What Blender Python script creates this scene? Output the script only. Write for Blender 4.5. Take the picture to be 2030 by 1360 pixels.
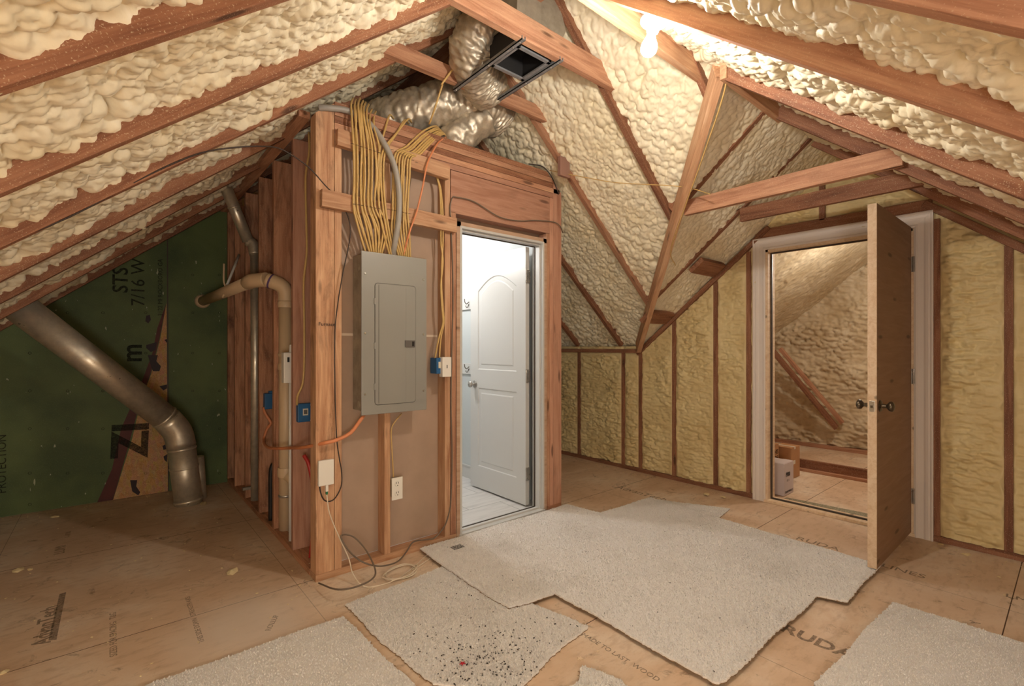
import bpy, bmesh, math, random
import numpy as np
from mathutils import Vector, Matrix
for o in list(bpy.data.objects): bpy.data.objects.remove(o)
SC = bpy.context.scene; COL = SC.collection
# ------------------------------------------------------------------ camera
FPX = 949.5; ANG = math.radians(49.9); CH = 1.25; HY = 689
cam = bpy.data.objects.new('camera', bpy.data.cameras.new('camera')); COL.objects.link(cam)
cam.location = (0, 0, CH); cam.rotation_euler = (math.pi/2, 0, ANG-math.pi/2)
cam.data.sensor_width = 36; cam.data.lens = 36*FPX/2030; cam.data.shift_y = (HY-680)/2030
cam.data.clip_start = 0.05
SC.camera = cam
# ------------------------------------------------------------------ world, exposure
w = bpy.data.worlds.new('world'); SC.world = w; w.use_nodes = True
w.node_tree.nodes['Background'].inputs[0].default_value = (0.8, 0.7, 0.6, 1)
w.node_tree.nodes['Background'].inputs[1].default_value = 0.0
SC.view_settings.view_transform = 'Standard'; SC.view_settings.look = 'None'
SC.view_settings.gamma = 1; SC.view_settings.use_curve_mapping = False
SC.view_settings.exposure = 0.0
def lamp(name, kind, loc, power, col, size=0.1, rot=(0,0,0)):
    l = bpy.data.lights.new(name, kind); l.energy = power; l.color = col
    if kind == 'AREA': l.shape = 'DISK'; l.size = size
    else: l.shadow_soft_size = size
    o = bpy.data.objects.new(name, l); COL.objects.link(o); o.location = loc; o.rotation_euler = rot
    return o
BULB_STRENGTH = 760
lamp('bathroom_ceiling_lamp', 'POINT', (1.88, 3.72, 2.18), 42, (1.0, 0.98, 0.96), 0.08)
lamp('store_room_bulb', 'POINT', (5.2, 0.95, 2.1), 36, (1.0, 0.95, 0.88), 0.04)
lamp('rear_fill_light', 'POINT', (-0.3, -0.75, 0.85), 70, (1.0, 0.975, 0.93), 0.25)  # unseen fill light added behind the camera to brighten near foam and left side
# ------------------------------------------------------------------ helpers
Fv = Vector((math.cos(ANG), math.sin(ANG), 0)); Rv = Vector((math.sin(ANG), -math.cos(ANG), 0))
def at(x, y, ax, v):
    """point of the plane axis=v that a spot of the photograph shows"""
    d = Fv + Rv*((x-1015)/FPX) + Vector((0, 0, (HY-y)/FPX)); c = Vector((0, 0, CH))
    return c + d*((v-c[ax])/d[ax])
def atY(x, y, v): return at(x, y, 1, v)
def atX(x, y, v): return at(x, y, 0, v)
def atZ(x, y, v=0.0): return at(x, y, 2, v)
def tag(o, label=None, cat=None, group=None, kind=None):
    if label: o['label'] = label
    if cat: o['category'] = cat
    if group: o['group'] = group
    if kind: o['kind'] = kind
    return o
def empty(name, loc=(0,0,0), label=None, cat=None, group=None):
    o = bpy.data.objects.new(name, None); COL.objects.link(o); o.location = loc; o.empty_display_size = .05
    return tag(o, label, cat, group)
def link(name, me, mat, parent=None):
    o = bpy.data.objects.new(name, me); COL.objects.link(o)
    if mat: me.materials.append(mat)
    if parent is not None:
        o.parent = parent
        if parent.parent is None: o.matrix_parent_inverse = Matrix.Translation(parent.location).inverted() @ Matrix.Identity(4) if not parent.rotation_euler.x and not parent.rotation_euler.z and not parent.rotation_euler.y else parent.matrix_basis.inverted()
        else: o.matrix_parent_inverse = (world(parent)).inverted()
    return o
def world(o):
    m = o.matrix_basis.copy()
    if o.parent: m = world(o.parent) @ o.matrix_parent_inverse @ m
    return m
def mesh_from(bm, name, smooth=False, ang=None):
    me = bpy.data.meshes.new(name); bm.normal_update(); bm.to_mesh(me); bm.free()
    if smooth: me.shade_smooth()
    if ang is not None: me.set_sharp_from_angle(angle=math.radians(ang))
    return me
def bm_box(bm, a, b, bev=0.0, mat=None):
    a = Vector(a); b = Vector(b); lo = Vector(map(min, a, b)); hi = Vector(map(max, a, b))
    r = bmesh.ops.create_cube(bm, size=1); vs = r['verts']
    for v in vs: v.co = Vector(((lo[i]+hi[i])/2 + v.co[i]*(hi[i]-lo[i]) for i in range(3)))
    if mat is not None:
        for v in vs: v.co = mat @ v.co
    if bev:
        es = list({e for v in vs for e in v.link_edges})
        bmesh.ops.bevel(bm, geom=es, offset=bev, segments=2, affect='EDGES', profile=.5)
def box(name, a, b, mat, parent=None, bev=0.002, M=None):
    bm = bmesh.new(); bm_box(bm, a, b, bev, M)
    return link(name, mesh_from(bm, name), mat, parent)
def boxes(name, lst, mat, parent=None, bev=0.002, M=None):
    bm = bmesh.new()
    for a, b in lst: bm_box(bm, a, b, bev, M)
    return link(name, mesh_from(bm, name), mat, parent)
def smooth_path(pts, n=8):
    P = [Vector(p) for p in pts]
    if len(P) < 3: return P
    Q = [P[0]*2-P[1]]+P+[P[-1]*2-P[-2]]; out = []
    for i in range(1, len(Q)-2):
        for k in range(n):
            t = k/n; a, b, c, d = Q[i-1], Q[i], Q[i+1], Q[i+2]
            out.append(.5*((2*b)+(c-a)*t+(2*a-5*b+4*c-d)*t*t+(3*b-a-3*c+d)*t**3))
    return out+[P[-1]]
def bm_tube(bm, pts, r, seg=10, flat=1.0, caps=True, rfun=None):
    n = len(pts); rings = []; up = None
    for i, p in enumerate(pts):
        t = (pts[min(i+1, n-1)]-pts[max(i-1, 0)]); t = t.normalized() if t.length > 1e-9 else Vector((0,0,1))
        if up is None: up = Vector((0,0,1)) if abs(t.z) < .9 else Vector((0,1,0))
        u = (up - t*up.dot(t)); u = u.normalized() if u.length > 1e-6 else t.orthogonal().normalized(); up = u; v = t.cross(u)
        ring = []
        for k in range(seg):
            a = 2*math.pi*k/seg; rr = r if rfun is None else rfun(i, n, a)
            ring.append(bm.verts.new(p + u*math.cos(a)*rr + v*math.sin(a)*rr*flat))
        rings.append(ring)
    for i in range(n-1):
        for k in range(seg):
            f = bm.faces.new((rings[i][k], rings[i][(k+1)%seg], rings[i+1][(k+1)%seg], rings[i+1][k])); f.smooth = True
    if caps:
        bm.faces.new(rings[0][::-1]); bm.faces.new(rings[-1])
def tube(name, pts, r, mat, parent=None, seg=10, n=8, caps=True, rfun=None, smooth=True):
    bm = bmesh.new(); bm_tube(bm, smooth_path(pts, n) if smooth else [Vector(p) for p in pts], r, seg, 1, caps, rfun)
    return link(name, mesh_from(bm, name), mat, parent)
def lathe(name, prof, o, axis, mat, parent=None, seg=24):
    """prof: (distance along axis, radius)"""
    bm = bmesh.new(); ax = Vector(axis).normalized(); u = ax.orthogonal().normalized(); v = ax.cross(u); o = Vector(o); rings = []
    for d, r in prof:
        rings.append([bm.verts.new(o+ax*d+(u*math.cos(2*math.pi*k/seg)+v*math.sin(2*math.pi*k/seg))*max(r, 1e-4)) for k in range(seg)])
    for i in range(len(rings)-1):
        for k in range(seg):
            f = bm.faces.new((rings[i][k], rings[i][(k+1)%seg], rings[i+1][(k+1)%seg], rings[i+1][k])); f.smooth = True
    bm.faces.new(rings[0][::-1]); bm.faces.new(rings[-1])
    return link(name, mesh_from(bm, name, False, 50), mat, parent)
def prism(name, poly, thick, mat, parent=None, bev=0.0):
    """poly: list of 3d points of a planar outline, thickened along its normal by the vector thick"""
    bm = bmesh.new(); t = Vector(thick)
    a = [bm.verts.new(Vector(p)) for p in poly]; b = [bm.verts.new(Vector(p)+t) for p in poly]; n = len(poly)
    bm.faces.new(a); bm.faces.new(b[::-1])
    for i in range(n): bm.faces.new((a[(i+1)%n], a[i], b[i], b[(i+1)%n]))
    bmesh.ops.recalc_face_normals(bm, faces=bm.faces)
    if bev: bmesh.ops.bevel(bm, geom=list(bm.edges), offset=bev, segments=1, affect='EDGES')
    return link(name, mesh_from(bm, name), mat, parent)
def board(name, p0, p1, wd, dp, up=(0,0,1), mat=None, label=None, cat=None, group=None, parent=None, bev=0.002, cut=None):
    """straight timber; local X is its length and grain. cut=(n,d): bisect plane"""
    p0 = Vector(p0); p1 = Vector(p1); x = (p1-p0); L = x.length; x.normalize()
    z = Vector(up); z = (z-x*z.dot(x)).normalized(); y = z.cross(x)
    M = Matrix((( x.x, y.x, z.x, p0.x), (x.y, y.y, z.y, p0.y), (x.z, y.z, z.z, p0.z), (0,0,0,1)))
    bm = bmesh.new(); bm_box(bm, (0, -wd/2, -dp/2), (L, wd/2, dp/2), bev)
    if cut:
        for co, no in cut:
            Mi = M.inverted(); co = Mi @ Vector(co); no = Mi.to_3x3() @ Vector(no)
            bmesh.ops.bisect_plane(bm, geom=bm.verts[:]+bm.edges[:]+bm.faces[:], plane_co=co, plane_no=no, clear_outer=True)
            bmesh.ops.contextual_create(bm, geom=[e for e in bm.edges if e.is_boundary])
    o = link(name, mesh_from(bm, name), mat or WOOD, None)
    if parent is not None: o.parent = parent; o.matrix_parent_inverse = world(parent).inverted()
    o.matrix_basis = M
    return tag(o, label, cat, group)
def text(name, s, M, size, mat, parent=None, bold=0.0, ext=0.0006, align='CENTER', squeeze=1.0):
    cu = bpy.data.curves.new(name, 'FONT'); cu.body = s; cu.size = size; cu.extrude = ext; cu.offset = bold
    cu.align_x = align; cu.align_y = 'CENTER'; cu.resolution_u = 3
    t = bpy.data.objects.new(name, cu); COL.objects.link(t)
    dg = bpy.context.evaluated_depsgraph_get(); me = bpy.data.meshes.new_from_object(t.evaluated_get(dg))
    bpy.data.objects.remove(t)
    me.transform(Matrix.Diagonal((squeeze, 1, 1, 1))); me.transform(M); me.materials.clear()
    return link(name, me, mat, parent)
def frame(o, x, y):
    x = Vector(x).normalized(); y = Vector(y).normalized(); z = x.cross(y)
    return Matrix(((x.x, y.x, z.x, o[0]), (x.y, y.y, z.y, o[1]), (x.z, y.z, z.z, o[2]), (0,0,0,1)))
# ------------------------------------------------------------------ materials
class NT:
    def __init__(s, name):
        s.m = bpy.data.materials.new(name); s.m.use_nodes = True; s.t = s.m.node_tree; s.n = s.t.nodes
        s.b = s.n['Principled BSDF']
    def new(s, k, **kw):
        n = s.n.new(k)
        for a, v in kw.items():
            if hasattr(n, a) and a not in n.inputs: setattr(n, a, v)
            else: n.inputs[a].default_value = v
        return n
    def ln(s, a, b): s.t.links.new(a, b)
    def coord(s, scale=(1,1,1), out='Object', rnd=False):
        tc = s.new('ShaderNodeTexCoord'); mp = s.new('ShaderNodeMapping'); mp.inputs['Scale'].default_value = scale
        src = tc.outputs[out]
        if rnd:
            oi = s.new('ShaderNodeObjectInfo'); va = s.new('ShaderNodeVectorMath', operation='MULTIPLY_ADD')
            cb = s.new('ShaderNodeCombineXYZ'); mu = s.new('ShaderNodeMath', operation='MULTIPLY'); mu.inputs[1].default_value = 40
            s.ln(oi.outputs['Random'], mu.inputs[0])
            for i in range(3): s.ln(mu.outputs[0], cb.inputs[i])
            ad = s.new('ShaderNodeVectorMath', operation='ADD'); s.ln(src, ad.inputs[0]); s.ln(cb.outputs[0], ad.inputs[1]); src = ad.outputs[0]
        s.ln(src, mp.inputs['Vector']); return mp.outputs[0]
    def noise(s, vec, scale, detail=4, rough=.55, dist=0.0):
        n = s.new('ShaderNodeTexNoise'); n.inputs['Scale'].default_value = scale; n.inputs['Detail'].default_value = detail
        n.inputs['Roughness'].default_value = rough; n.inputs['Distortion'].default_value = dist; s.ln(vec, n.inputs['Vector']); return n.outputs['Fac']
    def ramp(s, fac, stops):
        r = s.new('ShaderNodeValToRGB'); e = r.color_ramp.elements
        while len(e) < len(stops): e.new(.5)
        for i, (p, c) in enumerate(stops): e[i].position = p; e[i].color = (*c, 1) if len(c) == 3 else c
        s.ln(fac, r.inputs[0]); return r.outputs[0]
    def mix(s, a, b, fac, mode='MIX'):
        m = s.new('ShaderNodeMix', data_type='RGBA', blend_type=mode)
        for sock, v in ((m.inputs['Factor'], fac), (m.inputs['A'], a), (m.inputs['B'], b)):
            if isinstance(v, (int, float)): sock.default_value = v
            elif isinstance(v, tuple): sock.default_value = (*v, 1)
            else: s.ln(v, sock)
        return m.outputs['Result']
    def bump(s, h, strength=.3, dist=.002):
        b = s.new('ShaderNodeBump'); b.inputs['Strength'].default_value = strength; b.inputs['Distance'].default_value = dist
        s.ln(h, b.inputs['Height']); s.ln(b.outputs[0], s.b.inputs['Normal'])
    def col(s, c):
        if isinstance(c, tuple): s.b.inputs['Base Color'].default_value = (*c, 1)
        else: s.ln(c, s.b.inputs['Base Color'])
    def set(s, **k):
        for a, v in k.items(): s.b.inputs[a.replace('_', ' ')].default_value = v
        return s
def sr(r, g, b): return tuple(((c/255)/12.92 if c < 10 else ((c/255+.055)/1.055)**2.4) for c in (r, g, b))
def wood(name, c1, c2, c3, spk=0.0, stain=0.0, rough=.65):
    ds = lambda c: tuple(max(.01, x*.80+.20*(.3*c[0]+.55*c[1]+.15*c[2])) for x in c); c1, c2, c3 = ds(c1), ds(c2), ds(c3)
    m = NT(name); v = m.coord((1, 1, 1), rnd=True); vs = m.coord((1.1, 13, 13), rnd=True); vf = m.coord((5, 120, 120), rnd=True)
    n1 = m.noise(vs, 2.0, 5, .6, .9); n2 = m.noise(vf, 1.2, 3, .6, .2); n3 = m.noise(v, 1.6, 3, .5)
    c = m.ramp(n1, [(.30, c2), (.5, c1), (.68, c3)])
    c = m.mix(c, c2, m.ramp(n2, [(.45, (0,0,0)), (.75, (.5,.5,.5))]))
    oi = m.new('ShaderNodeObjectInfo'); tint = m.ramp(oi.outputs['Random'], [(0, (.80,.76,.74)), (1, (1.08,1.05,1.02))])
    c = m.mix(c, tint, 1.0, 'MULTIPLY')
    kv = m.coord((2.2, 9, 9), rnd=True); vo = m.new('ShaderNodeTexVoronoi'); vo.inputs['Scale'].default_value = 1.0; m.ln(kv, vo.inputs['Vector'])
    c = m.mix(c, tuple(x*.35 for x in c2), m.ramp(vo.outputs['Distance'], [(.07, (.85,.85,.85)), (.14, (0,0,0))]))
    if stain:
        st = m.noise(m.coord((2.2, 7, 7), rnd=True), 1.6, 6, .65, .5)
        c = m.mix(c, tuple(x*.3 for x in c2), m.ramp(st, [(.52, (0,0,0)), (.72, (stain,)*3)]))
    if spk:
        sp = m.noise(v, 240, 2, .5); c = m.mix(c, sr(232, 214, 178), m.ramp(sp, [(.62, (0,0,0)), (.70, (spk,)*3)]))
    m.col(c); m.set(Roughness=rough); m.b.inputs['Specular IOR Level'].default_value = .3
    m.bump(n2, .25, .001); return m.m
WOOD = wood('framing_pine', sr(196,138,98), sr(160,100,64), sr(214,160,116), .25, .25)
WOODP = wood('bright_pine', sr(212,160,112), sr(182,122,76), sr(226,180,134), .1, .15)
WOODR = wood('red_fir', sr(158,100,62), sr(122,70,40), sr(176,118,78), .45, .25)
WOODS = wood('stained_stud', sr(196,134,90), sr(150,92,56), sr(214,156,112), .25, .8)
WOODPOST = wood('blotched_post', sr(204,152,106), sr(170,112,68), sr(220,172,126), .1, .75)
WOODH = wood('header_fir', sr(198,142,110), sr(176,116,84), sr(206,152,120), .05, .3)
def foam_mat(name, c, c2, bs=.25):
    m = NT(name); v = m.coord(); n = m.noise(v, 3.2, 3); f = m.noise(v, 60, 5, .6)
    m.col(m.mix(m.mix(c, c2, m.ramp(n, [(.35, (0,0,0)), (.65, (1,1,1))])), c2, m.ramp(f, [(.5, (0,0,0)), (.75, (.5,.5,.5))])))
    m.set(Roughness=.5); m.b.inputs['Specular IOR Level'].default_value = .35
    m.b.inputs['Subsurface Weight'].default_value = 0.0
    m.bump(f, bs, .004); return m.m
FOAM = foam_mat('cream_spray_foam', sr(243,233,207), sr(235,220,186))
FOAMW = foam_mat('yellow_spray_foam', sr(228,208,158), sr(216,192,140))
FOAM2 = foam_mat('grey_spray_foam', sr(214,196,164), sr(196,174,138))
def plain(name, c, rough=.5, metal=0.0, nz=0.0, ns=8, bump=0.0, spec=.5):
    m = NT(name)
    if nz:
        n = m.noise(m.coord(), ns, 5); m.col(m.mix(c, tuple(x*(1-nz) for x in c), m.ramp(n, [(.35, (0,0,0)), (.7, (1,1,1))])))
        if bump: m.bump(n, bump, .002)
    else: m.col(c)
    m.set(Roughness=rough, Metallic=metal); m.b.inputs['Specular IOR Level'].default_value = spec; return m.m
def floor_mat():
    m = NT('subfloor_panels'); v = m.coord()
    a = m.noise(v, 1.3, 5, .6, .6); b = m.noise(m.coord((3.5, 9, 1)), 3, 5, .6); s = m.noise(v, 90, 4, .7)
    c = m.ramp(a, [(.32, sr(200,167,137)), (.5, sr(217,188,160)), (.66, sr(231,213,192))])
    c = m.mix(c, sr(176,142,112), m.ramp(b, [(.5, (0,0,0)), (.75, (.6,.6,.6))]))
    c = m.mix(c, sr(216,186,150), m.ramp(s, [(.52, (0,0,0)), (.66, (.5,.5,.5))]))
    d = m.noise(m.coord((1,1,1), rnd=False), 7, 6, .75, 1.2)
    c = m.mix(c, sr(96,66,44), m.ramp(d, [(.58, (0,0,0)), (.72, (.7,.7,.7))]))
    tc = m.new('ShaderNodeTexCoord'); sp = m.new('ShaderNodeSeparateXYZ'); m.ln(tc.outputs['Object'], sp.inputs[0])
    def near(sock, vals, w=.0022):
        out = None
        for q in vals:
            x = m.new('ShaderNodeMath', operation='SUBTRACT'); m.ln(sock, x.inputs[0]); x.inputs[1].default_value = q
            y = m.new('ShaderNodeMath', operation='ABSOLUTE'); m.ln(x.outputs[0], y.inputs[0])
            z = m.new('ShaderNodeMath', operation='LESS_THAN'); m.ln(y.outputs[0], z.inputs[0]); z.inputs[1].default_value = w
            if out is None: out = z.outputs[0]
            else:
                k = m.new('ShaderNodeMath', operation='MAXIMUM'); m.ln(out, k.inputs[0]); m.ln(z.outputs[0], k.inputs[1]); out = k.outputs[0]
        return out
    j1 = near(sp.outputs['Y'], [-1.0, 0.22, 1.44, 2.66, 3.88, 5.1]); j2 = near(sp.outputs['X'], [-0.50, 0.76, 2.02, 3.28, 4.6, 5.9], .0018)
    c = m.mix(c, sr(84,56,36), m.mix(j1, j2, .5, 'ADD')); m.col(c)
    m.set(Roughness=.62); m.b.inputs['Specular IOR Level'].default_value = .3; m.bump(s, .3, .001)
    # whitish smear beside the closet corner, fading outward
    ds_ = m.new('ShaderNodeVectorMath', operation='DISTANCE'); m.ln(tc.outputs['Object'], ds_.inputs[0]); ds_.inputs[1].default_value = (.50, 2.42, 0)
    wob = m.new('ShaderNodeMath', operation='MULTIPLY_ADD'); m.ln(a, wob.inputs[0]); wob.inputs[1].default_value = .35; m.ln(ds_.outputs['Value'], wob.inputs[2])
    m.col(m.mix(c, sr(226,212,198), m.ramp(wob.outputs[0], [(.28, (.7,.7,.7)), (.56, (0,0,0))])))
    return m.m
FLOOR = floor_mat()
def green_mat():
    m = NT('green_sheathing'); v = m.coord(); g = m.noise(v, 260, 3, .7); n = m.noise(v, 2.0, 3)
    c = m.mix(sr(96,112,62), sr(66,84,44), m.ramp(n, [(.35, (0,0,0)), (.65, (1,1,1))]))
    c = m.mix(c, sr(118,134,84), m.ramp(g, [(.55, (0,0,0)), (.7, (.6,.6,.6))]))
    w = m.noise(m.coord((1, 1, .45)), 38, 2, .4); c = m.mix(c, sr(196,196,160), m.ramp(w, [(.755, (0,0,0)), (.77, (.7,.7,.7))]))
    m.col(c); m.set(Roughness=.6); return m.m
GREEN = green_mat()
def osb_mat():
    m = NT('bare_strand_board'); v = m.coord((1, 1, 1)); vo = m.new('ShaderNodeTexVoronoi'); vo.inputs['Scale'].default_value = 45; m.ln(m.coord((1,1,.45)), vo.inputs['Vector'])
    n = m.noise(v, 70, 4, .7, 2.5); c = m.ramp(n, [(.3, sr(150,104,58)), (.5, sr(196,148,92)), (.7, sr(222,180,124))])
    m.col(m.mix(c, vo.outputs['Color'], .07)); m.set(Roughness=.7); m.bump(n, .3, .001); return m.m
OSB = osb_mat()
GYP = plain('paper_back_gypsum', sr(176,150,130), .85, 0, .12, 6)
PAINT = plain('pale_blue_paint', sr(192,196,195), .6)
WHITE = plain('white_semigloss', sr(198,196,192), .35)
CASING = plain('white_primed_casing', sr(228,216,206), .5)
BIRCH = wood('birch_veneer', sr(174,134,98), sr(164,122,86), sr(182,142,106)); 
PINEEDGE = wood('pine_door_edge', sr(234,204,164), sr(218,180,136), sr(240,214,178))
DARKSEAL = plain('dark_weatherstrip', sr(70,58,48), .6)
ALU = plain('mill_aluminium', sr(190,184,176), .4, .8, .15, 20)
PANEL = plain('grey_enamel', sr(146,144,138), .42, 0.1, .05, 3)
PANELD = plain('panel_latch_plastic', sr(96,92,88), .4)
BLACK = plain('black_rubber', sr(34,28,24), .5)
BLACKIN = plain('black_duct_liner', sr(24,22,22), .8)
STEEL = plain('screw_steel', sr(200,195,185), .3, .9)
YEL = plain('yellow_cable_jacket', sr(206,170,106), .45, 0, .12, 30)
GREYC = plain('grey_cable_jacket', sr(158,152,144), .45)
ORC = plain('orange_cable_jacket', sr(214,136,92), .45)
DARKC = plain('brown_black_cable', sr(60,46,38), .5)
GREYB = plain('taupe_coax', sr(110,94,80), .5)
WHITEC = plain('white_fibre_cable', sr(222,206,184), .45)
BLUE = plain('blue_box_plastic', sr(36,92,140), .45)
PVC = plain('cream_vent_pipe', sr(214,186,150), .45, 0, .06, 6)
PVCR = plain('purple_primer', sr(98,72,120), .6)
PEX = plain('red_water_pipe', sr(176,46,42), .35)
WPL = plain('white_plastic', sr(232,226,216), .4)
GREENP = plain('green_connector', sr(40,120,84), .4)
PAPER = plain('paper_sticker', sr(214,204,186), .7)
INK = plain('black_ink', sr(44,34,30), .7)
def metal(name, c, r, sc=(1,1,1), a=.25, metal=.8):
    m = NT(name); n = m.noise(m.coord(sc), 9, 5, .65); m.col(m.mix(c, tuple(x*.7 for x in c), m.ramp(n, [(.35, (0,0,0)), (.65, (1,1,1))])))
    m.set(Metallic=metal, Roughness=r); m.ln(m.ramp(n, [(.3, (r-.08,)*3), (.7, (r+a,)*3)]), m.b.inputs['Roughness']); m.bump(n, .15, .002); return m.m
GALV = metal('galvanised_steel', sr(230,220,200), .34, metal=.7)
GALVB = metal('dull_boot_steel', sr(170,160,142), .5, metal=.3)
RAILM = metal('grey_rail_steel', sr(150,150,152), .45, metal=.4)
FOIL = metal('foil_wrap', sr(206,194,174), .42, (2.5,2.5,2.5), .15, .6)
NICKEL = metal('satin_nickel', sr(190,184,176), .25)
BRONZE = metal('antique_brass', sr(112,100,84), .22)
def carpet_mat(name, c, c2):
    m = NT(name); v = m.coord(); n = m.noise(v, 160, 4, .8); n2 = m.noise(v, 420, 2, .7); l = m.noise(v, 3, 4)
    k = m.mix(c, c2, m.ramp(n, [(.35, (1,1,1)), (.62, (0,0,0))])); k = m.mix(k, tuple(x*.85 for x in c2), m.ramp(l, [(.5, (0,0,0)), (.8, (.6,.6,.6))]))
    m.col(k); m.set(Roughness=.95); m.b.inputs['Specular IOR Level'].default_value = .1
    m.b.inputs['Sheen Weight'].default_value = .3; m.bump(m.mix(n, n2, .4), .5, .004); return m.m
CARPET = carpet_mat('cream_cut_pile', sr(240,236,233), sr(220,212,204))
CARPETB = plain('brown_carpet_backing', sr(138,108,78), .9)
CRUMB = plain('dark_crumbs', sr(58,52,48), .9)
CRUMBF = plain('foam_crumbs', sr(232,212,166), .7)
TILE = None
def tile_mat():
    m = NT('grey_plank_tile'); v = m.coord((1, 1, 1)); b = m.new('ShaderNodeTexBrick'); m.ln(v, b.inputs['Vector'])
    b.inputs['Scale'].default_value = 1; b.inputs['Brick Width'].default_value = .6; b.inputs['Row Height'].default_value = .3; b.inputs['Mortar Size'].default_value = .003
    b.inputs['Color1'].default_value = (*sr(206,202,198), 1); b.inputs['Color2'].default_value = (*sr(214,210,206), 1); b.inputs['Mortar'].default_value = (*sr(150,146,142), 1)
    n = m.noise(m.coord((2, 14, 1)), 2, 4); m.col(m.mix(b.outputs['Color'], sr(184,180,176), m.ramp(n, [(.45, (0,0,0)), (.75, (.7,.7,.7))]))); m.set(Roughness=.45); return m.m
TILE = tile_mat()
def printed(name, c, amt=.75):
    m = NT(name); n = m.noise(m.coord(), 90, 4, .7); tr = m.new('ShaderNodeBsdfTransparent'); mx = m.new('ShaderNodeMixShader')
    m.col(c); m.set(Roughness=.8)
    r = m.ramp(n, [(.30, (amt,)*3), (.66, (amt*.35,)*3)]); m.ln(r, mx.inputs[0]); m.ln(tr.outputs[0], mx.inputs[1]); m.ln(m.b.outputs[0], mx.inputs[2])
    m.ln(mx.outputs[0], m.n['Material Output'].inputs[0]); return m.m
PRINT = printed('faded_grey_print', sr(112,92,76), .38)
PRINTB = printed('black_print', sr(40,40,28), .62)
PRINTG = printed('green_chalk_print', sr(120,134,106), .4)
# ------------------------------------------------------------------ roof shape
def Lz(x, y): return 1.84+.82*x
def Rz(x, y): return 4.851-.88*x
def Nz(x, y): return 1.65+.82*y
def Fz(x, y): return 3.578-.82*y+.0863*np.clip(4.08-x, 0, 1.8)
T = np.random.RandomState(7).rand(3, 256, 256)
def blobs(u, v, cell, seed=0, rmin=.55, rmax=1.0):
    u = u/cell; v = v/cell; iu = np.floor(u).astype(int); iv = np.floor(v).astype(int); h = np.zeros_like(u)
    for di in (-1, 0, 1):
        for dj in (-1, 0, 1):
            a = iu+di; b = iv+dj; ia = (a+seed*17) % 256; ib = (b+seed*31) % 256
            cx = a+T[0, ia, ib]; cy = b+T[1, ia, ib]; r = rmin+(rmax-rmin)*T[2, ia, ib]
            d2 = ((u-cx)**2+(v-cy)**2)/(r*r)
            h = np.maximum(h, np.sqrt(np.maximum(0, 1-d2))*r)
    return h
def vnoise(u, v, cell, seed=0):
    u = u/cell; v = v/cell; iu = np.floor(u).astype(int); iv = np.floor(v).astype(int); fu = u-iu; fv = v-iv
    fu = fu*fu*(3-2*fu); fv = fv*fv*(3-2*fv)
    g = lambda a, b: T[0, (a+seed*13) % 256, (b+seed*7) % 256]
    return (g(iu, iv)*(1-fu)*(1-fv)+g(iu+1, iv)*fu*(1-fv)+g(iu, iv+1)*(1-fu)*fv+g(iu+1, iv+1)*fu*fv)*2-1
def foamh(u, v, big, mid, fine, low, seed=0, s=1.0):
    """bulged foam; u across the bay, v along it (m). Returns height of the bumps"""
    wu = u+.010*vnoise(u, v, .09, seed+3)+.004*vnoise(u, v, .025, seed+8); wv = v+.010*vnoise(u, v, .09, seed+4)+.004*vnoise(u, v, .025, seed+9)
    g = .5+.5*np.clip(.5+1.1*vnoise(u, v, .22, seed+5), 0, 1)      # calm and lively patches
    h = low*(vnoise(u, v, .34*s, seed)+.5*vnoise(u, v, .15*s, seed+1))
    A = blobs(wu, wv, .056*s, seed, .64, .98); Bq = blobs(wu, wv, .030*s, seed+2, .66, 1.0); Cq = blobs(wu, wv, .017*s, seed+6, .6, 1.0)
    return h+big*A*g+mid*Bq*(1.35-.6*g)+fine*Cq*(1.3-.5*g)
def grid_mesh(name, P, mask, mat):
    """P (ny,nx,3) points, mask (ny-1,nx-1) of quads kept"""
    ny, nx = P.shape[:2]; idx = np.arange(ny*nx).reshape(ny, nx)
    q = np.stack([idx[:-1, :-1], idx[:-1, 1:], idx[1:, 1:], idx[1:, :-1]], -1)[mask]
    used = np.unique(q); remap = np.full(ny*nx, -1); remap[used] = np.arange(len(used)); q = remap[q]; V = P.reshape(-1, 3)[used]
    me = bpy.data.meshes.new(name); me.vertices.add(len(V)); me.vertices.foreach_set('co', V.astype(np.float32).ravel())
    me.loops.add(q.size); me.loops.foreach_set('vertex_index', q.astype(np.int32).ravel())
    me.polygons.add(len(q)); me.polygons.foreach_set('loop_start', np.arange(0, q.size, 4, dtype=np.int32)); me.polygons.foreach_set('loop_total', np.full(len(q), 4, dtype=np.int32))
    me.update(calc_edges=True); me.shade_smooth(); me.validate()
    return link(name, me, mat)
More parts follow.
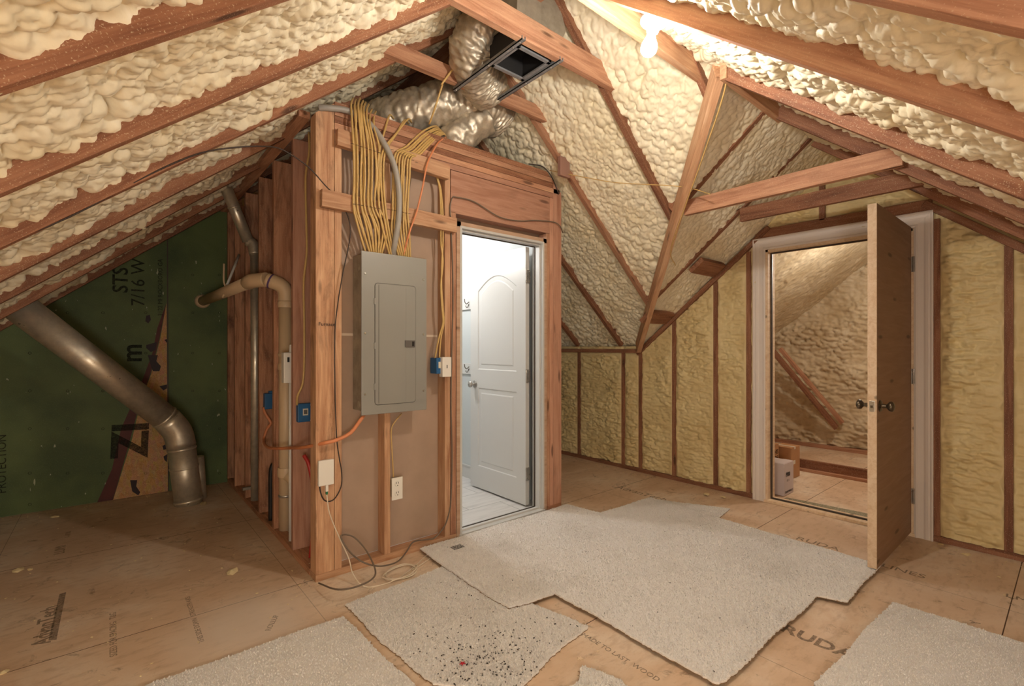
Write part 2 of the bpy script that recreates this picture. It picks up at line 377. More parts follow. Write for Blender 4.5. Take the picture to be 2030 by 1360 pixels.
def ceiling(name, x0, x1, y0, y1, st, keep=None, room2=False, mat=FOAM):
    xs = np.arange(x0, x1+st/2, st); ys = np.arange(y0, y1+st/2, st); X, Y = np.meshgrid(xs, ys)
    L = Lz(X, Y); R = Rz(X, Y); N = Nz(X, Y); Fq = Fz(X, Y)
    M = np.maximum(R, Fq) if not room2 else Fq
    H = np.minimum(np.minimum(N, M), L if not room2 else 99)
    isL = (H == L)&(not room2); isN = (H == N); isF = (H == Fq)&~isN; isR = ~(isL|isN|isF)
    # roof foam sits above the rafter undersides; only the bumps come down
    off = np.where(isL, .101, np.where(isN, .108, np.where(isR, .070, .030)))
    cl, cn, cr = math.cos(math.atan(.82)), math.cos(math.atan(.82)), math.cos(math.atan(.88))
    hL = foamh(Y, X/cl, .058, .022, .008, .012, 1); hN = foamh(X, Y/cn, .058, .022, .008, .012, 5); hR = foamh(Y, X/cr, .036, .013, .005, .008, 9, .82); hF = foamh(X, Y/cl, .022, .012, .006, .007, 14, .75)
    # slumps of foam hugging the upper side of each rafter
    yb = np.mod(Y-1.28, .6); hL = hL + .020*np.exp(-((.6-yb)/.05)**2)*(1+.8*vnoise(X, Y, .10, 21))
    h = np.where(isL, hL, np.where(isN, hN, np.where(isR, hR, hF)))
    d = off-h; nx = np.where(isL, -.82*cl, np.where(isR, .88*cr, 0)); ny = np.where(isN, -.82*cn, np.where(isF, .82*cl, 0)); nz = np.where(isR, cr, cl)
    P = np.stack([X+nx*d, Y+ny*d, H+nz*d], -1)
    k = np.ones((len(ys)-1, len(xs)-1), bool)
    if keep is not None: k &= keep((X[:-1, :-1]+X[1:, 1:])/2, (Y[:-1, :-1]+Y[1:, 1:])/2)
    o = grid_mesh(name, P, k, mat); return tag(o, kind='structure')
ceiling('ceiling', -.95, 4.14, -.06, 5.14, .0055)
ceiling('ceiling.001', -2.35, 4.14, -2.1, 5.14, .06, lambda x, y: ~((x > -.95)&(x < 4.12)&(y > -.06)))
# ------------------------------------------------------------------ floor
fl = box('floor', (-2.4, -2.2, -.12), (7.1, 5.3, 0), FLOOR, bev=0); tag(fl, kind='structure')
# ------------------------------------------------------------------ end wall of green sheathing
wb = box('wall_back', (-2.4, 5.12, 0), (.85, 5.15, 3.4), GREEN, bev=0); tag(wb, kind='structure')
wb2 = box('wall_back.001', (.85, 5.12, 0), (4.3, 5.15, 3.4), OSB, bev=0); tag(wb2, kind='structure')
YB = 5.118
def patch(pts, mat, name, dy=.0015, parent=wb): return prism(name, [atY(x, y, YB) for x, y in pts], (0, -dy, 0), mat, parent)
patch([(330, 600), (333, 980), (222, 998), (262, 870), (278, 800), (300, 740), (318, 670)], OSB, 'bare_board_patch')
REDP = plain('dark_red_overlay', sr(92,34,26), .6, 0, .35, 12)
patch([(330, 600), (316, 672), (298, 742), (276, 802), (258, 872), (222, 998), (190, 1002), (222, 930), (240, 850), (280, 760), (302, 700), (312, 650)], REDP, 'red_overlay_stripe', .002)
for i, pts in enumerate([[(290,626),(297,624),(299,634),(294,641),(288,637)], [(290,684),(311,678),(308,694),(299,698),(290,690)], [(293,704),(313,704),(310,716),(319,726),(316,736),(303,736),(298,722)], [(316,766),(331,762),(331,770),(324,774)], [(258,952),(272,952),(270,964),(278,976),(274,982),(262,974)], [(322,884),(330,880),(331,890),(324,892)], [(324,905),(332,900),(331,916),(326,912)], [(326,674),(331,672),(331,680)]]):
    patch(pts, plain('torn_film', sr(38,18,26), .6) if i == 0 else bpy.data.materials['torn_film'], 'torn_film_scrap', .003)
for pts in ([(331,470),(333,470),(335,985),(332,985)],): patch(pts, DARKSEAL, 'panel_joint', .0012)
def walltext(s, x, y, size, rot, mat=PRINTB, bold=0.0, name='printed_lettering'):
    p = atY(x, y, YB-.003); a = math.radians(rot); ux = Vector((math.cos(a), 0, math.sin(a))); uy = Vector((-math.sin(a), 0, math.cos(a)))
    return text(name, s, frame(p, ux, uy), size, mat, wb, bold)
walltext('7/16 W', 275, 560, .13, 90); walltext('STS', 240, 555, .14, 90, bold=.002); walltext('3122 MI ROCXBORO GA', 318, 570, .045, 90)
walltext('m', 262, 700, .2, 90, bold=.004); walltext('ZI', 262, 872, .33, 88, bold=.010); walltext('PROTECTION', 4, 920, .07, 90)
bm = bmesh.new()
rng = random.Random(3)
for gx in (62, 137, 207, 292, 385, 438):
    for gy in (545, 620, 700, 775, 850, 938, 1000):
        if gx < 330 and gy < 600: continue
        p = atY(gx-3, gy, YB-.003)
        if p.z < .05 or p.x > .8: continue
        pts = [p+Vector((.009*math.cos(t*.785), 0, .009*math.sin(t*.785))) for t in range(9)]; bm_tube(bm, pts, .0014, 4)
link('nail_markings', mesh_from(bm, 'nail_markings'), PRINTB, wb)
# ------------------------------------------------------------------ right wall (gable + knee wall) of studs and foam
XW = 4.08; DY0, DY1, DZ = .715, 1.645, 2.04       # store-room door opening
def wall_foam(name, X0, y0, y1, z1, st, top, hole=None, seed=31, amp=1.0, mat=FOAMW, studs=()):
    ys = np.arange(y0, y1, st); zs = np.arange(.04, z1, st); Yg, Zg = np.meshgrid(ys, zs)
    wr = vnoise(Yg, Zg*4, .11, seed)*.5+vnoise(Yg, Zg*3.2, .045, seed+1)*.5
    dist = np.full_like(Yg, 9.)
    for q in studs: dist = np.minimum(dist, np.abs(Yg-q))
    if studs:
        dist = np.minimum(dist, np.abs(top(Yg)-.045-Zg)); dist = np.where((np.abs(Zg-2.17) < .05)&(Yg > .6)&(Yg < 1.76), 0., dist)
    dist = dist+.010*vnoise(Yg, Zg, .07, seed+7)+.006*vnoise(Yg, Zg, .025, seed+8)
    e = np.clip((dist-.02)/.05, 0, 1); e = e*e*(3-2*e); ed = np.clip((dist-.016)/.012, 0, 1)
    g = .5+.5*np.clip(.5+1.2*vnoise(Yg, Zg, .28, seed+9), 0, 1)
    h = amp*(.008*vnoise(Yg, Zg, .3, seed+2)*e+e*g*(.026*wr+.019*blobs(Yg+.012*vnoise(Yg, Zg, .06, 3), Zg*1.5, .055, seed+4)+.019*blobs(Yg+.006*wr, Zg*1.7, .03, seed+3)+.009*blobs(Yg, Zg*1.3, .015, seed+5)))+.010*ed-.020*e-.012
    P = np.stack([X0-h, Yg, Zg], -1); yc = (Yg[:-1, :-1]+Yg[1:, 1:])/2; zc = (Zg[:-1, :-1]+Zg[1:, 1:])/2
    k = zc < top(yc)
    if hole: k &= ~((yc > hole[0])&(yc < hole[1])&(zc < hole[2]))
    return grid_mesh(name, P, k, mat)
def gtop(y): return np.where(y > 2.86, 1.26, np.minimum(1.65+.82*y, 3.578-.82*y)+.06)
wr_ = wall_foam('wall_right', XW+.004, -.9, 5.14, 2.75, .0065, gtop, (.65, 1.72, 2.10), studs=(.275, -.33, 2.07, 2.475, 2.85, 3.06, 3.67, 4.3, 1.785, .6, 1.245)); tag(wr_, kind='structure')
bk = boxes('wall_right.001', [((XW+.1, -2.1, 0), (XW+.13, DY0-.04, 3)), ((XW+.1, DY1+.04, 0), (XW+.13, 5.3, 3)), ((XW+.1, DY0-.05, DZ+.04), (XW+.13, DY1+.05, 3))], OSB, bev=0); tag(bk, kind='structure')
STUDS = [(-1.5, 'off'), (-.72, 'far end'), (-.33, 'near'), (.275, 'a'), (2.07, 'b'), (2.475, 'c'), (2.85, 'd'), (3.06, 'e'), (3.67, 'f'), (4.3, 'g')]
sl = {.275: 'wall stud in the yellow foam right of the white store-room door casing', 2.07: 'wall stud in the foam wall, first one left of the store-room door casing', 2.475: 'wall stud in the foam wall, second one left of the store-room door casing',
      2.85: 'wall stud under the foot of the valley rafter', 3.06: 'knee wall stud just left of the valley rafter foot', 3.67: 'knee wall stud beside the right end of the framed closet'}
for y, k in STUDS:
    if y not in sl: continue
    tz = 1.2 if y > 2.8 else min(1.65+.82*y, 3.548-.82*y)-.02
    board('wall_stud', (XW+.044, y, .036), (XW+.044, y, tz), .038, .088, (1,0,0), WOODR, sl[y], 'stud')
for n, (y, a, b) in enumerate([(DY1+.14, 0, 2.05), (DY0-.115, 0, 2.08)]):
    board('wall_stud', (XW+.044, y, a+.036), (XW+.044, y, b), .038, .088, (1,0,0), WOODR, ['trimmer stud hidden at the left edge of the store-room door casing', 'trimmer stud showing along the right edge of the store-room door casing'][n], 'stud')
board('sole_plate', (XW+.044, DY1+.02, .019), (XW+.044, 5.1, .019), .1, .038, (0,0,1), WOODR, 'brown bottom plate under the foam wall left of the store-room door', 'timber')
board('sole_plate', (XW+.044, -2, .019), (XW+.044, DY0-.02, .019), .1, .038, (0,0,1), WOODR, 'brown bottom plate under the foam wall right of the store-room door', 'timber')
board('top_plate', (XW+.044, 2.83, 1.215), (XW+.044, 5.1, 1.215), .1, .038, (0,0,1), WOODR, 'thin top plate on the low knee wall at the foot of the roof slope', 'timber')
board('rake_plate', (XW+.03, 2.88, Fz(9, 2.88)-.03), (XW+.03, 1.62, Fz(9, 1.62)-.03), .1, .04, (0,0,1), WOODR, 'sloping rake plate rising left of the store-room door to its header', 'timber')
board('rake_plate', (XW+.03, -1.9, Nz(0, -1.9)), (XW+.03, .66, Nz(0, .66)), .1, .045, (0,0,1), WOODR, 'sloping rake plate falling to the right of the store-room door', 'timber')
board('door_header', (XW+.035, .62, 2.175), (XW+.035, 1.73, 2.175), .09, .075, (0,0,1), WOODR, 'brown header board above the white store-room door casing', 'timber')
board('cripple_stud', (XW+.035, 1.245, 2.2), (XW+.035, 1.245, 2.58), .038, .09, (1,0,0), WOODR, 'short cripple stud above the store-room door header', 'stud')
# ------------------------------------------------------------------ rafters, left slope
rl = {1.28: 'nearest and topmost rafter of the left roof slope, crossing the top left corner', 1.88: 'second rafter of the left roof slope, ending at the tie above the register',
      2.48: 'third rafter of the left roof slope, with the black cable stapled along it', 3.09: 'fourth rafter of the left roof slope, half sunk in foam', 3.69: 'fifth rafter of the left roof slope, reaching the small vent pipe', 4.3: 'rafter of the left roof slope, last but one before the green end wall', 4.88: 'last rafter of the left roof slope, against the green end wall'}
RD = .15
def rafter_x(y, x0, x1, fz, sgn, label, mat=WOODR, dp=RD):
    s = .82 if sgn > 0 else -.88; n = Vector((-s, 0, 1)).normalized()
    board('rafter', Vector((x0, y, fz(x0, y)))+n*dp/2, Vector((x1, y, fz(x1, y)))+n*dp/2, .038, dp, n, mat, label, 'rafter')
for y, lb in rl.items(): rafter_x(y-.01, -2.0 if y > 1 else -1, 1.72 if y < 3 else 1.74, Lz, 1, lb)
VT = Vector((2.40, 1.20, 2.62)); VB = Vector((4.07, 2.864, 1.20))
def vx(y): return VT.x+(y-VT.y)/(VB.y-VT.y)*(VB.x-VT.x)
rr = {1.33: 'short jack rafter right of the light bulb, running down to the valley rafter', 1.88: 'jack rafter from the upper collar tie down to the valley rafter', 2.48: 'jack rafter from the lower collar tie past the closet corner to the valley rafter',
      3.09: 'full length rafter of the far slope ending on the knee wall beside the valley', 3.69: 'rafter of the far slope mostly hidden by the closet, foot on the knee wall'}
for y, lb in rr.items(): rafter_x(y, 1.8, min(vx(y)+.02, 4.08), Rz, -1, lb, WOODR if y != 2.48 else WOOD, .13)
rafter_x(4.3, 1.8, 4.08, Rz, -1, 'rafter of the far slope behind the framed closet')
board('ridge_board', (1.775, 1.75, 3.22), (1.775, 5.1, 3.22), .038, .2, (0,0,1), WOODR, 'main ridge board high above the foil ducts', 'timber')
board('valley_rafter', VT+Vector((0,0,.05)), VB+Vector((0,0,.05)), .045, .12, (0,0,1), WOODP, 'pale valley rafter with a yellow wire along it, rising from the knee wall corner', 'rafter')
n = Vector((0, -.82, 1)).normalized()
rn = {.99: 'darkest rafter at the very top right corner', 1.58: 'long rafter with knots sloping right above the glowing bulb', 2.39: 'dusty rafter sloping right from the small ridge board, next below the one above the bulb', 3.02: 'rafter sloping right from the end of the upper tie of the store-room gable', 3.63: 'rafter sloping right just inside the store-room gable wall'}
for x, lb in rn.items():
    ye = {.99: 1.15, 1.58: 1.75}.get(x, 1.17)
    board('rafter', Vector((x, -1.9, Nz(x, -1.9)))+n*.075, Vector((x, ye, Nz(x, ye)))+n*.075, .038, .15, n, WOODR if x > 2 else WOOD, lb, 'rafter')
board('ridge_board', (2.36, 1.157, 2.665), (3.08, 1.157, 2.665), .035, .13, (0,0,1), WOODP, 'short ridge board of the store-room gable, above the head of the valley rafter', 'timber')
n = Vector((0, .82, 1)).normalized()
for x, lb in {3.02: 'buried jack rafter showing as a dark crack in the foam right of the valley', 3.63: 'buried rafter left of the store-room header showing through broken foam'}.items():
    ye = min(VT.y+(x-VT.x)/(VB.x-VT.x)*(VB.y-VT.y), 2.8)
    board('rafter', Vector((x, 1.17, float(Fz(x, 1.17))))+n*.075, Vector((x, ye, float(Fz(x, ye))))+n*.075, .038, .15, n, WOODR, lb, 'rafter')
# collar ties
def tie(y, a, b, z, lb, mat=WOOD, dp=.089): board('collar_tie', (a, y, z+dp/2), (b, y, z+dp/2), .038, dp, (0,0,1), mat, lb, 'timber')
tie(2.43, 1.0, 2.36, 2.835, 'lower collar tie with a round knot, over the foil duct')
tie(1.845, 1.0, 2.50, 2.82, 'upper collar tie crossing in front of the metal duct boot', WOOD, .13)
tie(1.335, 1.15, 2.46, 2.70, 'collar tie running behind the light bulb to the valley rafter', WOODP, .1)
board('collar_tie', (2.98, .56, 2.19), (2.98, 1.72, 2.19), .038, .1, (0,0,1), WOOD, 'upper cross tie of the store-room gable, flecked with foam crumbs', 'timber')
board('collar_tie', (3.6, .58, 2.235), (3.6, 1.63, 2.235), .038, .1, (0,0,1), WOODR, 'lower cross tie just above the open brown door slab', 'timber')
board('gable_blocking', (3.66, 2.02, Fz(9, 2.02)), (4.04, 2.02, Fz(9, 2.02)), .14, .04, n, WOODR, 'upper wood block between rafters left of the store-room header', 'timber')
board('gable_blocking', (3.66, 2.50, Fz(9, 2.50)), (4.04, 2.50, Fz(9, 2.50)), .14, .04, n, WOODR, 'lower wood block between rafters near the valley rafter foot', 'timber')
# ------------------------------------------------------------------ framed closet (bathroom shell)
YF = 2.62; XL = .842
def stud(x0, x1, z0, z1, lb, mat=WOOD, y0=YF, y1=YF+.088, cut=None, name='wall_stud', cat='stud'):
    xm = (x0+x1)/2; ym = (y0+y1)/2
    return board(name, (xm, ym, z0), (xm, ym, z1), x1-x0, y1-y0, (0,1,0), mat, lb, cat, cut=cut)
lcut = [((XL, YF, 2.50), (-.82, 0, 1))]
stud(XL, .941, .038, 2.62, 'blotchy corner post of the framed closet with pencilled word', WOODPOST, cut=lcut, name='corner_post')
text('pencil_word', 'Furnace', frame((.9, YF-.002, 1.375), (1,0,0), (0,0,1)), .028, INK, bpy.data.objects['corner_post'] if 'corner_post' in bpy.data.objects else None, ext=.0003)
stud(.943, .981, .038, 2.42, 'plain stud nailed against the right side of the blotchy corner post', WOODP)
stud(1.232, 1.27, .038, 2.42, 'closet stud behind and below the grey breaker panel', WOODP)
stud(1.645, 1.685, .038, 2.42, 'closet stud beside the blue and white junction boxes', WOODP)
stud(1.688, 1.73, .038, 2.13, 'trimmer stud on the left of the bathroom door frame', WOOD)
rcut = [((2.66, YF, 2.50), (.88, 0, 1))]
stud(2.585, 2.622, .038, 2.40, 'narrow king stud on the right of the bathroom door frame', WOODH)
stud(2.624, 2.712, .038, 2.6, 'wide end post of the closet by the foam wall, top cut slanted', WOODH, cut=rcut, name='corner_post')
stud(2.548, 2.583, .038, 2.12, 'trimmer stud touching the right jamb of the bathroom door', WOOD)
board('sole_plate', (XL, YF+.044, .019), (1.735, YF+.044, .019), .089, .038, (0,0,1), WOODP, 'bottom plate of the closet front wall under the breaker panel', 'timber')
board('sole_plate', (2.56, YF+.044, .019), (2.712, YF+.044, .019), .089, .038, (0,0,1), WOOD, 'bottom plate stub right of the bathroom door', 'timber')
board('sole_plate', (XL+.07, YF+.1, .019), (XL+.07, 5.1, .019), .14, .038, (0,0,1), WOODS, 'dirty bottom plate along the open left side of the closet', 'timber')
for i, (z, mat, lb) in enumerate([(2.42, WOODH, 'lowest plank of the plate stack on the closet front wall'), (2.459, WOOD, 'second plank from the bottom of the plate stack on the closet front wall'), (2.498, WOODR, 'third plank from the bottom of the plate stack on the closet front wall'), (2.537, WOOD, 'fourth plank from the bottom of the plate stack on the closet front wall'), (2.575, WOODR, 'topmost plank of the plate stack, under the yellow cables')]):
    board('wall_plate', (.943, YF+.044, z), (2.712-.02, YF+.044, z), .086+.002*(i % 2), .037, (0,0,1), mat, lb, 'timber', cut=[((2.66, YF, 2.50), (.88, 0, 1))])
board('door_header', (1.69, YF+.04, 2.26), (2.583, YF+.04, 2.26), .08, .275, (0,0,1), WOODH, 'broad header board above the white bathroom door with a cable across it', 'timber')
board('wood_block', (1.66, YF+.16, 2.62), (2.02, YF+.16, 2.62), .04, .08, (0,0,1), WOODR, 'loose wood block on top of the closet wall right of the cables', 'timber')
NB1 = board('nailer_board', (.945, 2.600, 2.39), (1.655, 2.600, 2.365), .038, .092, (0,0,1), WOODP, 'upper pale cross board holding the stapled yellow cables', 'timber')
NB2 = board('nailer_board', (.862, 2.600, 2.045), (1.712, 2.600, 2.035), .038, .092, (0,0,1), WOODP, 'lower pale cross board holding the cables just above the breaker panel', 'timber')
# side studs of the closet
for y, lb, mat in [(3.03, 'red stud on the closet side with a yellow cable and blue box', WOODH), (3.465, 'closet side stud just behind the cream plumbing vent', WOODS), (3.87, 'closet side stud with the half hidden blue box', WOODS), (4.33, 'closet side stud right behind the thin steel vent pipe', WOODS), (4.76, 'closet side stud second from the green wall', WOODS), (5.08, 'closet side stud touching the green wall', WOODS)]:
    board('wall_stud', (XL+.07, y+.019, .038), (XL+.07, y+.019, 2.5), .14, .038, (0,1,0), mat, lb, 'stud', cut=lcut)
board('side_top_plate', (.815, 2.72, 2.52), (.815, 5.1, 2.52), .06, .038, (0,0,1), WOOD, 'sloping edge plate on top of the closet side studs', 'timber', )
# drywall shell
sh = boxes('wall_closet_front', [((.981, YF+.09, .038), (1.73, YF+.102, 2.42)), ((1.69, YF+.09, 2.10), (2.62, YF+.102, 2.42)), ((2.58, YF+.09, 0), (2.70, YF+.102, 2.42))], GYP, bev=0); tag(sh, kind='structure')
box('drywall_seam', (.985, YF+.087, 1.318), (1.64, YF+.0905, 1.332), plain('seam_tape', sr(214,196,176), .8), sh, 0)
sh = box('wall_closet_left', (.984, YF+.1, 0), (.996, 5.1, 2.42), GYP, bev=0); tag(sh, kind='structure')
sh = box('wall_closet_right', (2.62, YF+.1, 0), (2.70, 5.1, 2.42), PAINT, bev=0); tag(sh, kind='structure')
sh = boxes('wall_closet_rear', [((.99, 4.85, 0), (2.63, 4.87, 2.42))], PAINT, bev=0); tag(sh, kind='structure')
sh = box('wall_closet_inner', (.997, YF+.103, 0), (1.003, 4.85, 2.4), PAINT, bev=0); tag(sh, kind='structure')
sh = box('ceiling.002', (.99, YF+.1, 2.38), (2.7, 5.1, 2.40), PAINT, bev=0); tag(sh, kind='structure')
sh = box('floor.001', (1.0, YF+.09, .0), (2.62, 4.85, .014), TILE, bev=0); tag(sh, kind='structure')
sh = boxes('baseboard_right', [((2.603, 3.0, .014), (2.62, 4.85, .12)), ((2.598, 3.0, .12), (2.62, 4.85, .135))], WHITE); tag(sh, kind='structure')
# hook rails in the bathroom
for z, lb in ((1.66, 'upper white hook rail on the bathroom wall seen past the open panel door'), (1.05, 'lower white hook rail on the bathroom wall seen past the open panel door')):
    hr = empty('hook_rail', (2.61, 3.9, z), lb, 'hook rail', None)
    box('rail_board', (2.602, 3.3, z-.05), (2.62, 4.5, z+.05), WHITE, hr)
    for y in (3.50, 3.72, 3.98, 4.25):
        tube('hook', [(2.60, y, z+.02), (2.575, y, z+.0), (2.555, y, z+.015), (2.55, y, z+.045)], .004, BRONZE, hr, 6)
        tube('hook', [(2.60, y, z-.0), (2.585, y, z-.03), (2.57, y, z-.03), (2.565, y, z-.015)], .0035, BRONZE, hr, 6)
# ---- bathroom door frame (door_1)
JX0, JX1, JT = 1.733, 2.548, 2.075
df = boxes('door_1', [((JX0, YF-.004, .0), (JX0+.034, YF+.108, JT)), ((JX1-.034, YF-.004, .0), (JX1, YF+.108, JT)), ((JX0, YF-.004, JT-.034), (JX1, YF+.108, JT))], wood('raw_jamb', sr(206,168,134), sr(190,148,112), sr(214,178,146)), bev=.001); tag(df, kind='structure')
def rim(name, x0, x1, zt, y0, y1, tk, mat, parent, sill=True, z0=.02):
    L = [((x0, y0, z0), (x0+tk, y1, zt)), ((x1-tk, y0, z0), (x1, y1, zt)), ((x0+tk, y0, zt-tk), (x1-tk, y1, zt))]
    return boxes(name, L, mat, parent, .001)
rim('jamb_face', JX0+.026, JX1-.026, JT-.026, YF-.006, YF+.11, .016, WHITE, df)
rim('door_stop', JX0+.042, JX1-.042, JT-.042, YF+.02, YF+.066, .012, WHITE, df)
rim('weatherstrip', JX0+.052, JX1-.052, JT-.052, YF+.068, YF+.078, .008, DARKSEAL, df)
boxes('threshold', [((JX0+.02, YF-.012, .0), (JX1-.02, YF+.11, .028)), ((JX0+.03, YF+.03, .026), (JX1-.03, YF+.055, .04))], WHITE, df)
box('threshold_gasket', (JX0+.04, YF+.075, .015), (JX1-.04, YF+.085, .035), DARKSEAL, df)
# ---- bathroom door slab (white two panel arch top)
dr = empty('panel_door', (2.49, 2.75, .02), 'white two-panel arch-top door standing open inside the bathroom', 'door')
HX = 2.485; DT = .038; DYa, DYb = 2.765, 3.50; DZ0, DZ1 = .03, 2.03
def arch(y0, y1, z0, z1, rise, n=20):
    pts = [(y0, z0), (y1, z0), (y1, z1)]
    if rise:
        for k in range(1, n): t = k/n; pts.append((y1+(y0-y1)*t, z1+rise*math.sin(math.pi*t)))
    pts.append((y0, z1)); return pts
def door_leaf():
    bm = bmesh.new(); x0 = HX-DT/2; x1 = HX+DT/2
    bm_box(bm, (x0+.006, DYa, DZ0), (x1-.0, DYb, DZ1), .0015)
    panels = [arch(DYa+.11, DYb-.11, 1.06, 1.74, .11), arch(DYa+.11, DYb-.11, .22, .90, 0)]
    # face skin with panel holes
    outer = [bm.verts.new((x0, y, z)) for y, z in ((DYa, DZ0), (DYb, DZ0), (DYb, DZ1), (DYa, DZ1))]
    edges = [bm.edges.new((outer[i], outer[(i+1)%4])) for i in range(4)]
    loops = []
    for p in panels:
        vs = [bm.verts.new((x0, y, z)) for y, z in p]; edges += [bm.edges.new((vs[i], vs[(i+1)%len(vs)])) for i in range(len(vs))]; loops.append((p, vs))
    bmesh.ops.triangle_fill(bm, edges=edges, use_beauty=True)
    # remove fill inside panels
    for f in [f for f in bm.faces if len(f.verts) == 3]:
        c = f.calc_center_median()
        for p, vs in loops:
            if p[0][0] < c.y < p[1][0] and p[0][1] < c.z:
                zt = p[2][1]+(.11*math.sin(math.pi*(p[1][0]-c.y)/(p[1][0]-p[0][0])) if len(p) > 5 else 0)
                if c.z < zt and all(v in vs for v in f.verts): bm.faces.remove(f); break
    for p, vs in loops:   # sloping moulding in, out again to a raised field
        cy = sum(a for a, b in p)/len(p); cz = (min(b for a, b in p)+max(b for a, b in p))/2
        hw = (p[1][0]-p[0][0])/2; hh = (max(b for a, b in p)-min(b for a, b in p))/2; cur = vs
        for ins, dx in ((.014, .012), (.026, .012), (.05, .002)):
            nx_ = [bm.verts.new((x0+dx, cy+(a-cy)*(1-ins/hw), cz+(b-cz)*(1-ins/hh))) for a, b in p]
            for i in range(len(p)): bm.faces.new((cur[i], cur[(i+1)%len(p)], nx_[(i+1)%len(p)], nx_[i]))
            cur = nx_
        bm.faces.new(cur)
    for i in range(4):
        a, b = outer[i], outer[(i+1)%4]; c = bm.verts.new(b.co+Vector((.006,0,0))); d = bm.verts.new(a.co+Vector((.006,0,0))); bm.faces.new((a, b, c, d))
    bmesh.ops.recalc_face_normals(bm, faces=bm.faces)
    return mesh_from(bm, 'door_leaf')
link('door_leaf', door_leaf(), WHITE, dr)
def knob(o, ax, mat, parent, s=1.0):
    lathe('door_knob', [(0, .032*s), (.004, .033*s), (.008, .028*s), (.010, .012*s), (.030, .010*s), (.036, .016*s), (.042, .025*s), (.052, .0285*s), (.060, .026*s), (.065, .016*s), (.067, .0)], o, ax, mat, parent)
knob((HX-DT/2, DYb-.065, .93), (-1,0,0), NICKEL, dr); knob((HX+DT/2, DYb-.065, .93), (1,0,0), NICKEL, dr)
for z in (1.80, 1.03, .27):
    h = box('hinge', (HX-.02, 2.752, z-.05), (HX+.02, 2.764, z+.05), NICKEL, dr); lathe('hinge_pin', [(0, .006), (.1, .006)], (HX-.022, 2.755, z-.05), (0,0,1), NICKEL, h, 10)
# ------------------------------------------------------------------ store-room door (door_2)
d2 = boxes('door_2', [((XW-.012, DY0-.01, 0), (XW+.12, DY0+.02, DZ+.01)), ((XW-.012, DY1-.02, 0), (XW+.12, DY1+.01, DZ+.01)), ((XW-.012, DY0, DZ-.02), (XW+.12, DY1, DZ+.012)), ((XW-.02, DY0-.01, 0), (XW+.12, DY1+.01, .022))], PINEEDGE, bev=.001); tag(d2, kind='structure')
def casing():
    bm = bmesh.new(); y0, y1, zt, wd = DY0-.005, DY1+.0, DZ+.0, .098
    prof = [(0, .016), (.012, .020), (.02, .014), (.05, .012), (.06, .017), (.074, .019), (.082, .017), (.09, .021), (wd, .020)]
    path = [((y0, 0), (-1, 0)), ((y0, zt), (-1, 1)), ((y1, zt), (1, 1)), ((y1, 0), (1, 0))]
    rows = []
    for (y, z), (dy, dz) in path:
        rows.append([bm.verts.new((XW+.0, y, z))]+[bm.verts.new((XW-t, y+dy*d, z+dz*d)) for d, t in prof]+[bm.verts.new((XW+.0, y+dy*wd, z+dz*wd))])
    for a, b in zip(rows, rows[1:]):
        for k in range(len(a)-1): bm.faces.new((a[k], a[k+1], b[k+1], b[k]))
    for r in (rows[0], rows[-1]): bm.faces.new(r)
    bmesh.ops.recalc_face_normals(bm, faces=bm.faces); return mesh_from(bm, 'door_casing')
link('door_casing', casing(), CASING, d2)
def rimx(name, y0, y1, zt, x0, x1, tk, mat, parent, z0=.02):
    L = [((x0, y0, z0), (x1, y0+tk, zt)), ((x0, y1-tk, z0), (x1, y1, zt)), ((x0, y0+tk, zt-tk), (x1, y1-tk, zt)), ((x0, y0+tk, z0), (x1, y1-tk, z0+tk))]
    return boxes(name, L, mat, parent, .0005)
rimx('weatherstrip', DY0+.018, DY1-.018, DZ-.018, XW+.035, XW+.05, .013, DARKSEAL, d2)
rimx('door_stop', DY0+.018, DY1-.018, DZ-.018, XW+.05, XW+.062, .01, ALU, d2)
sb = empty('slab_door', (XW, .735, .02), 'brown birch slab door swung open into the attic with two knobs', 'door')
box('door_leaf', (3.235, .722, .03), (XW-.02, .765, 2.045), BIRCH, sb, .001)
box('door_edge', (3.229, .7225, .03), (3.2355, .7645, 2.045), PINEEDGE, sb, .0005)
bpy.data.objects['door_leaf.001'].data = bpy.data.objects['door_leaf.001'].data
lp = box('latch_plate', (3.2265, .731, .895), (3.2295, .756, .955), STEEL, sb, .001); box('latch_bolt', (3.219, .737, .917), (3.227, .75, .933), BRONZE, lp)
knob((3.29, .722, .925), (0,-1,0), BRONZE, sb); knob((3.29, .765, .925), (0,1,0), BRONZE, sb)
for z in (1.80, 1.06, .27):
    h = box('hinge', (XW-.022, .706, z-.05), (XW-.012, .765, z+.05), NICKEL, sb); lathe('hinge_pin', [(0, .006), (.1, .006)], (XW-.026, .708, z-.05), (0,0,1), NICKEL, h, 10)
# ------------------------------------------------------------------ store room
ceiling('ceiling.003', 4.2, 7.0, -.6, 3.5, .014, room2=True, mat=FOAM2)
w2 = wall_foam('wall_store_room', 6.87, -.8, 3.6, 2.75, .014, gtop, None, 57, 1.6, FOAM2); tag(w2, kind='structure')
tag(boxes('wall_store_room.001', [((6.95, -1, 0), (6.98, 3.8, 3)), ((4.2, 3.4, 0), (7, 3.43, 1)), ((4.2, -.62, 0), (7, -.6, 1.6))], OSB, bev=0), kind='structure')
board('sole_plate', (6.80, -.5, .02), (6.80, 3.4, .02), .09, .04, (0,0,1), WOOD, 'bottom plate at the foot of the store-room end wall', 'timber')
board('brace', (6.42, 2.50, 1.20), (6.72, 1.90, .28), .04, .10, (1,0,0), WOODR, 'diagonal wooden brace leaning on the store-room foam wall', 'timber')
board('brace', (6.52, 2.46, 1.24), (6.80, 1.86, .34), .04, .06, (1,0,0), WOOD, 'thinner strip nailed behind the diagonal brace in the store room', 'timber')
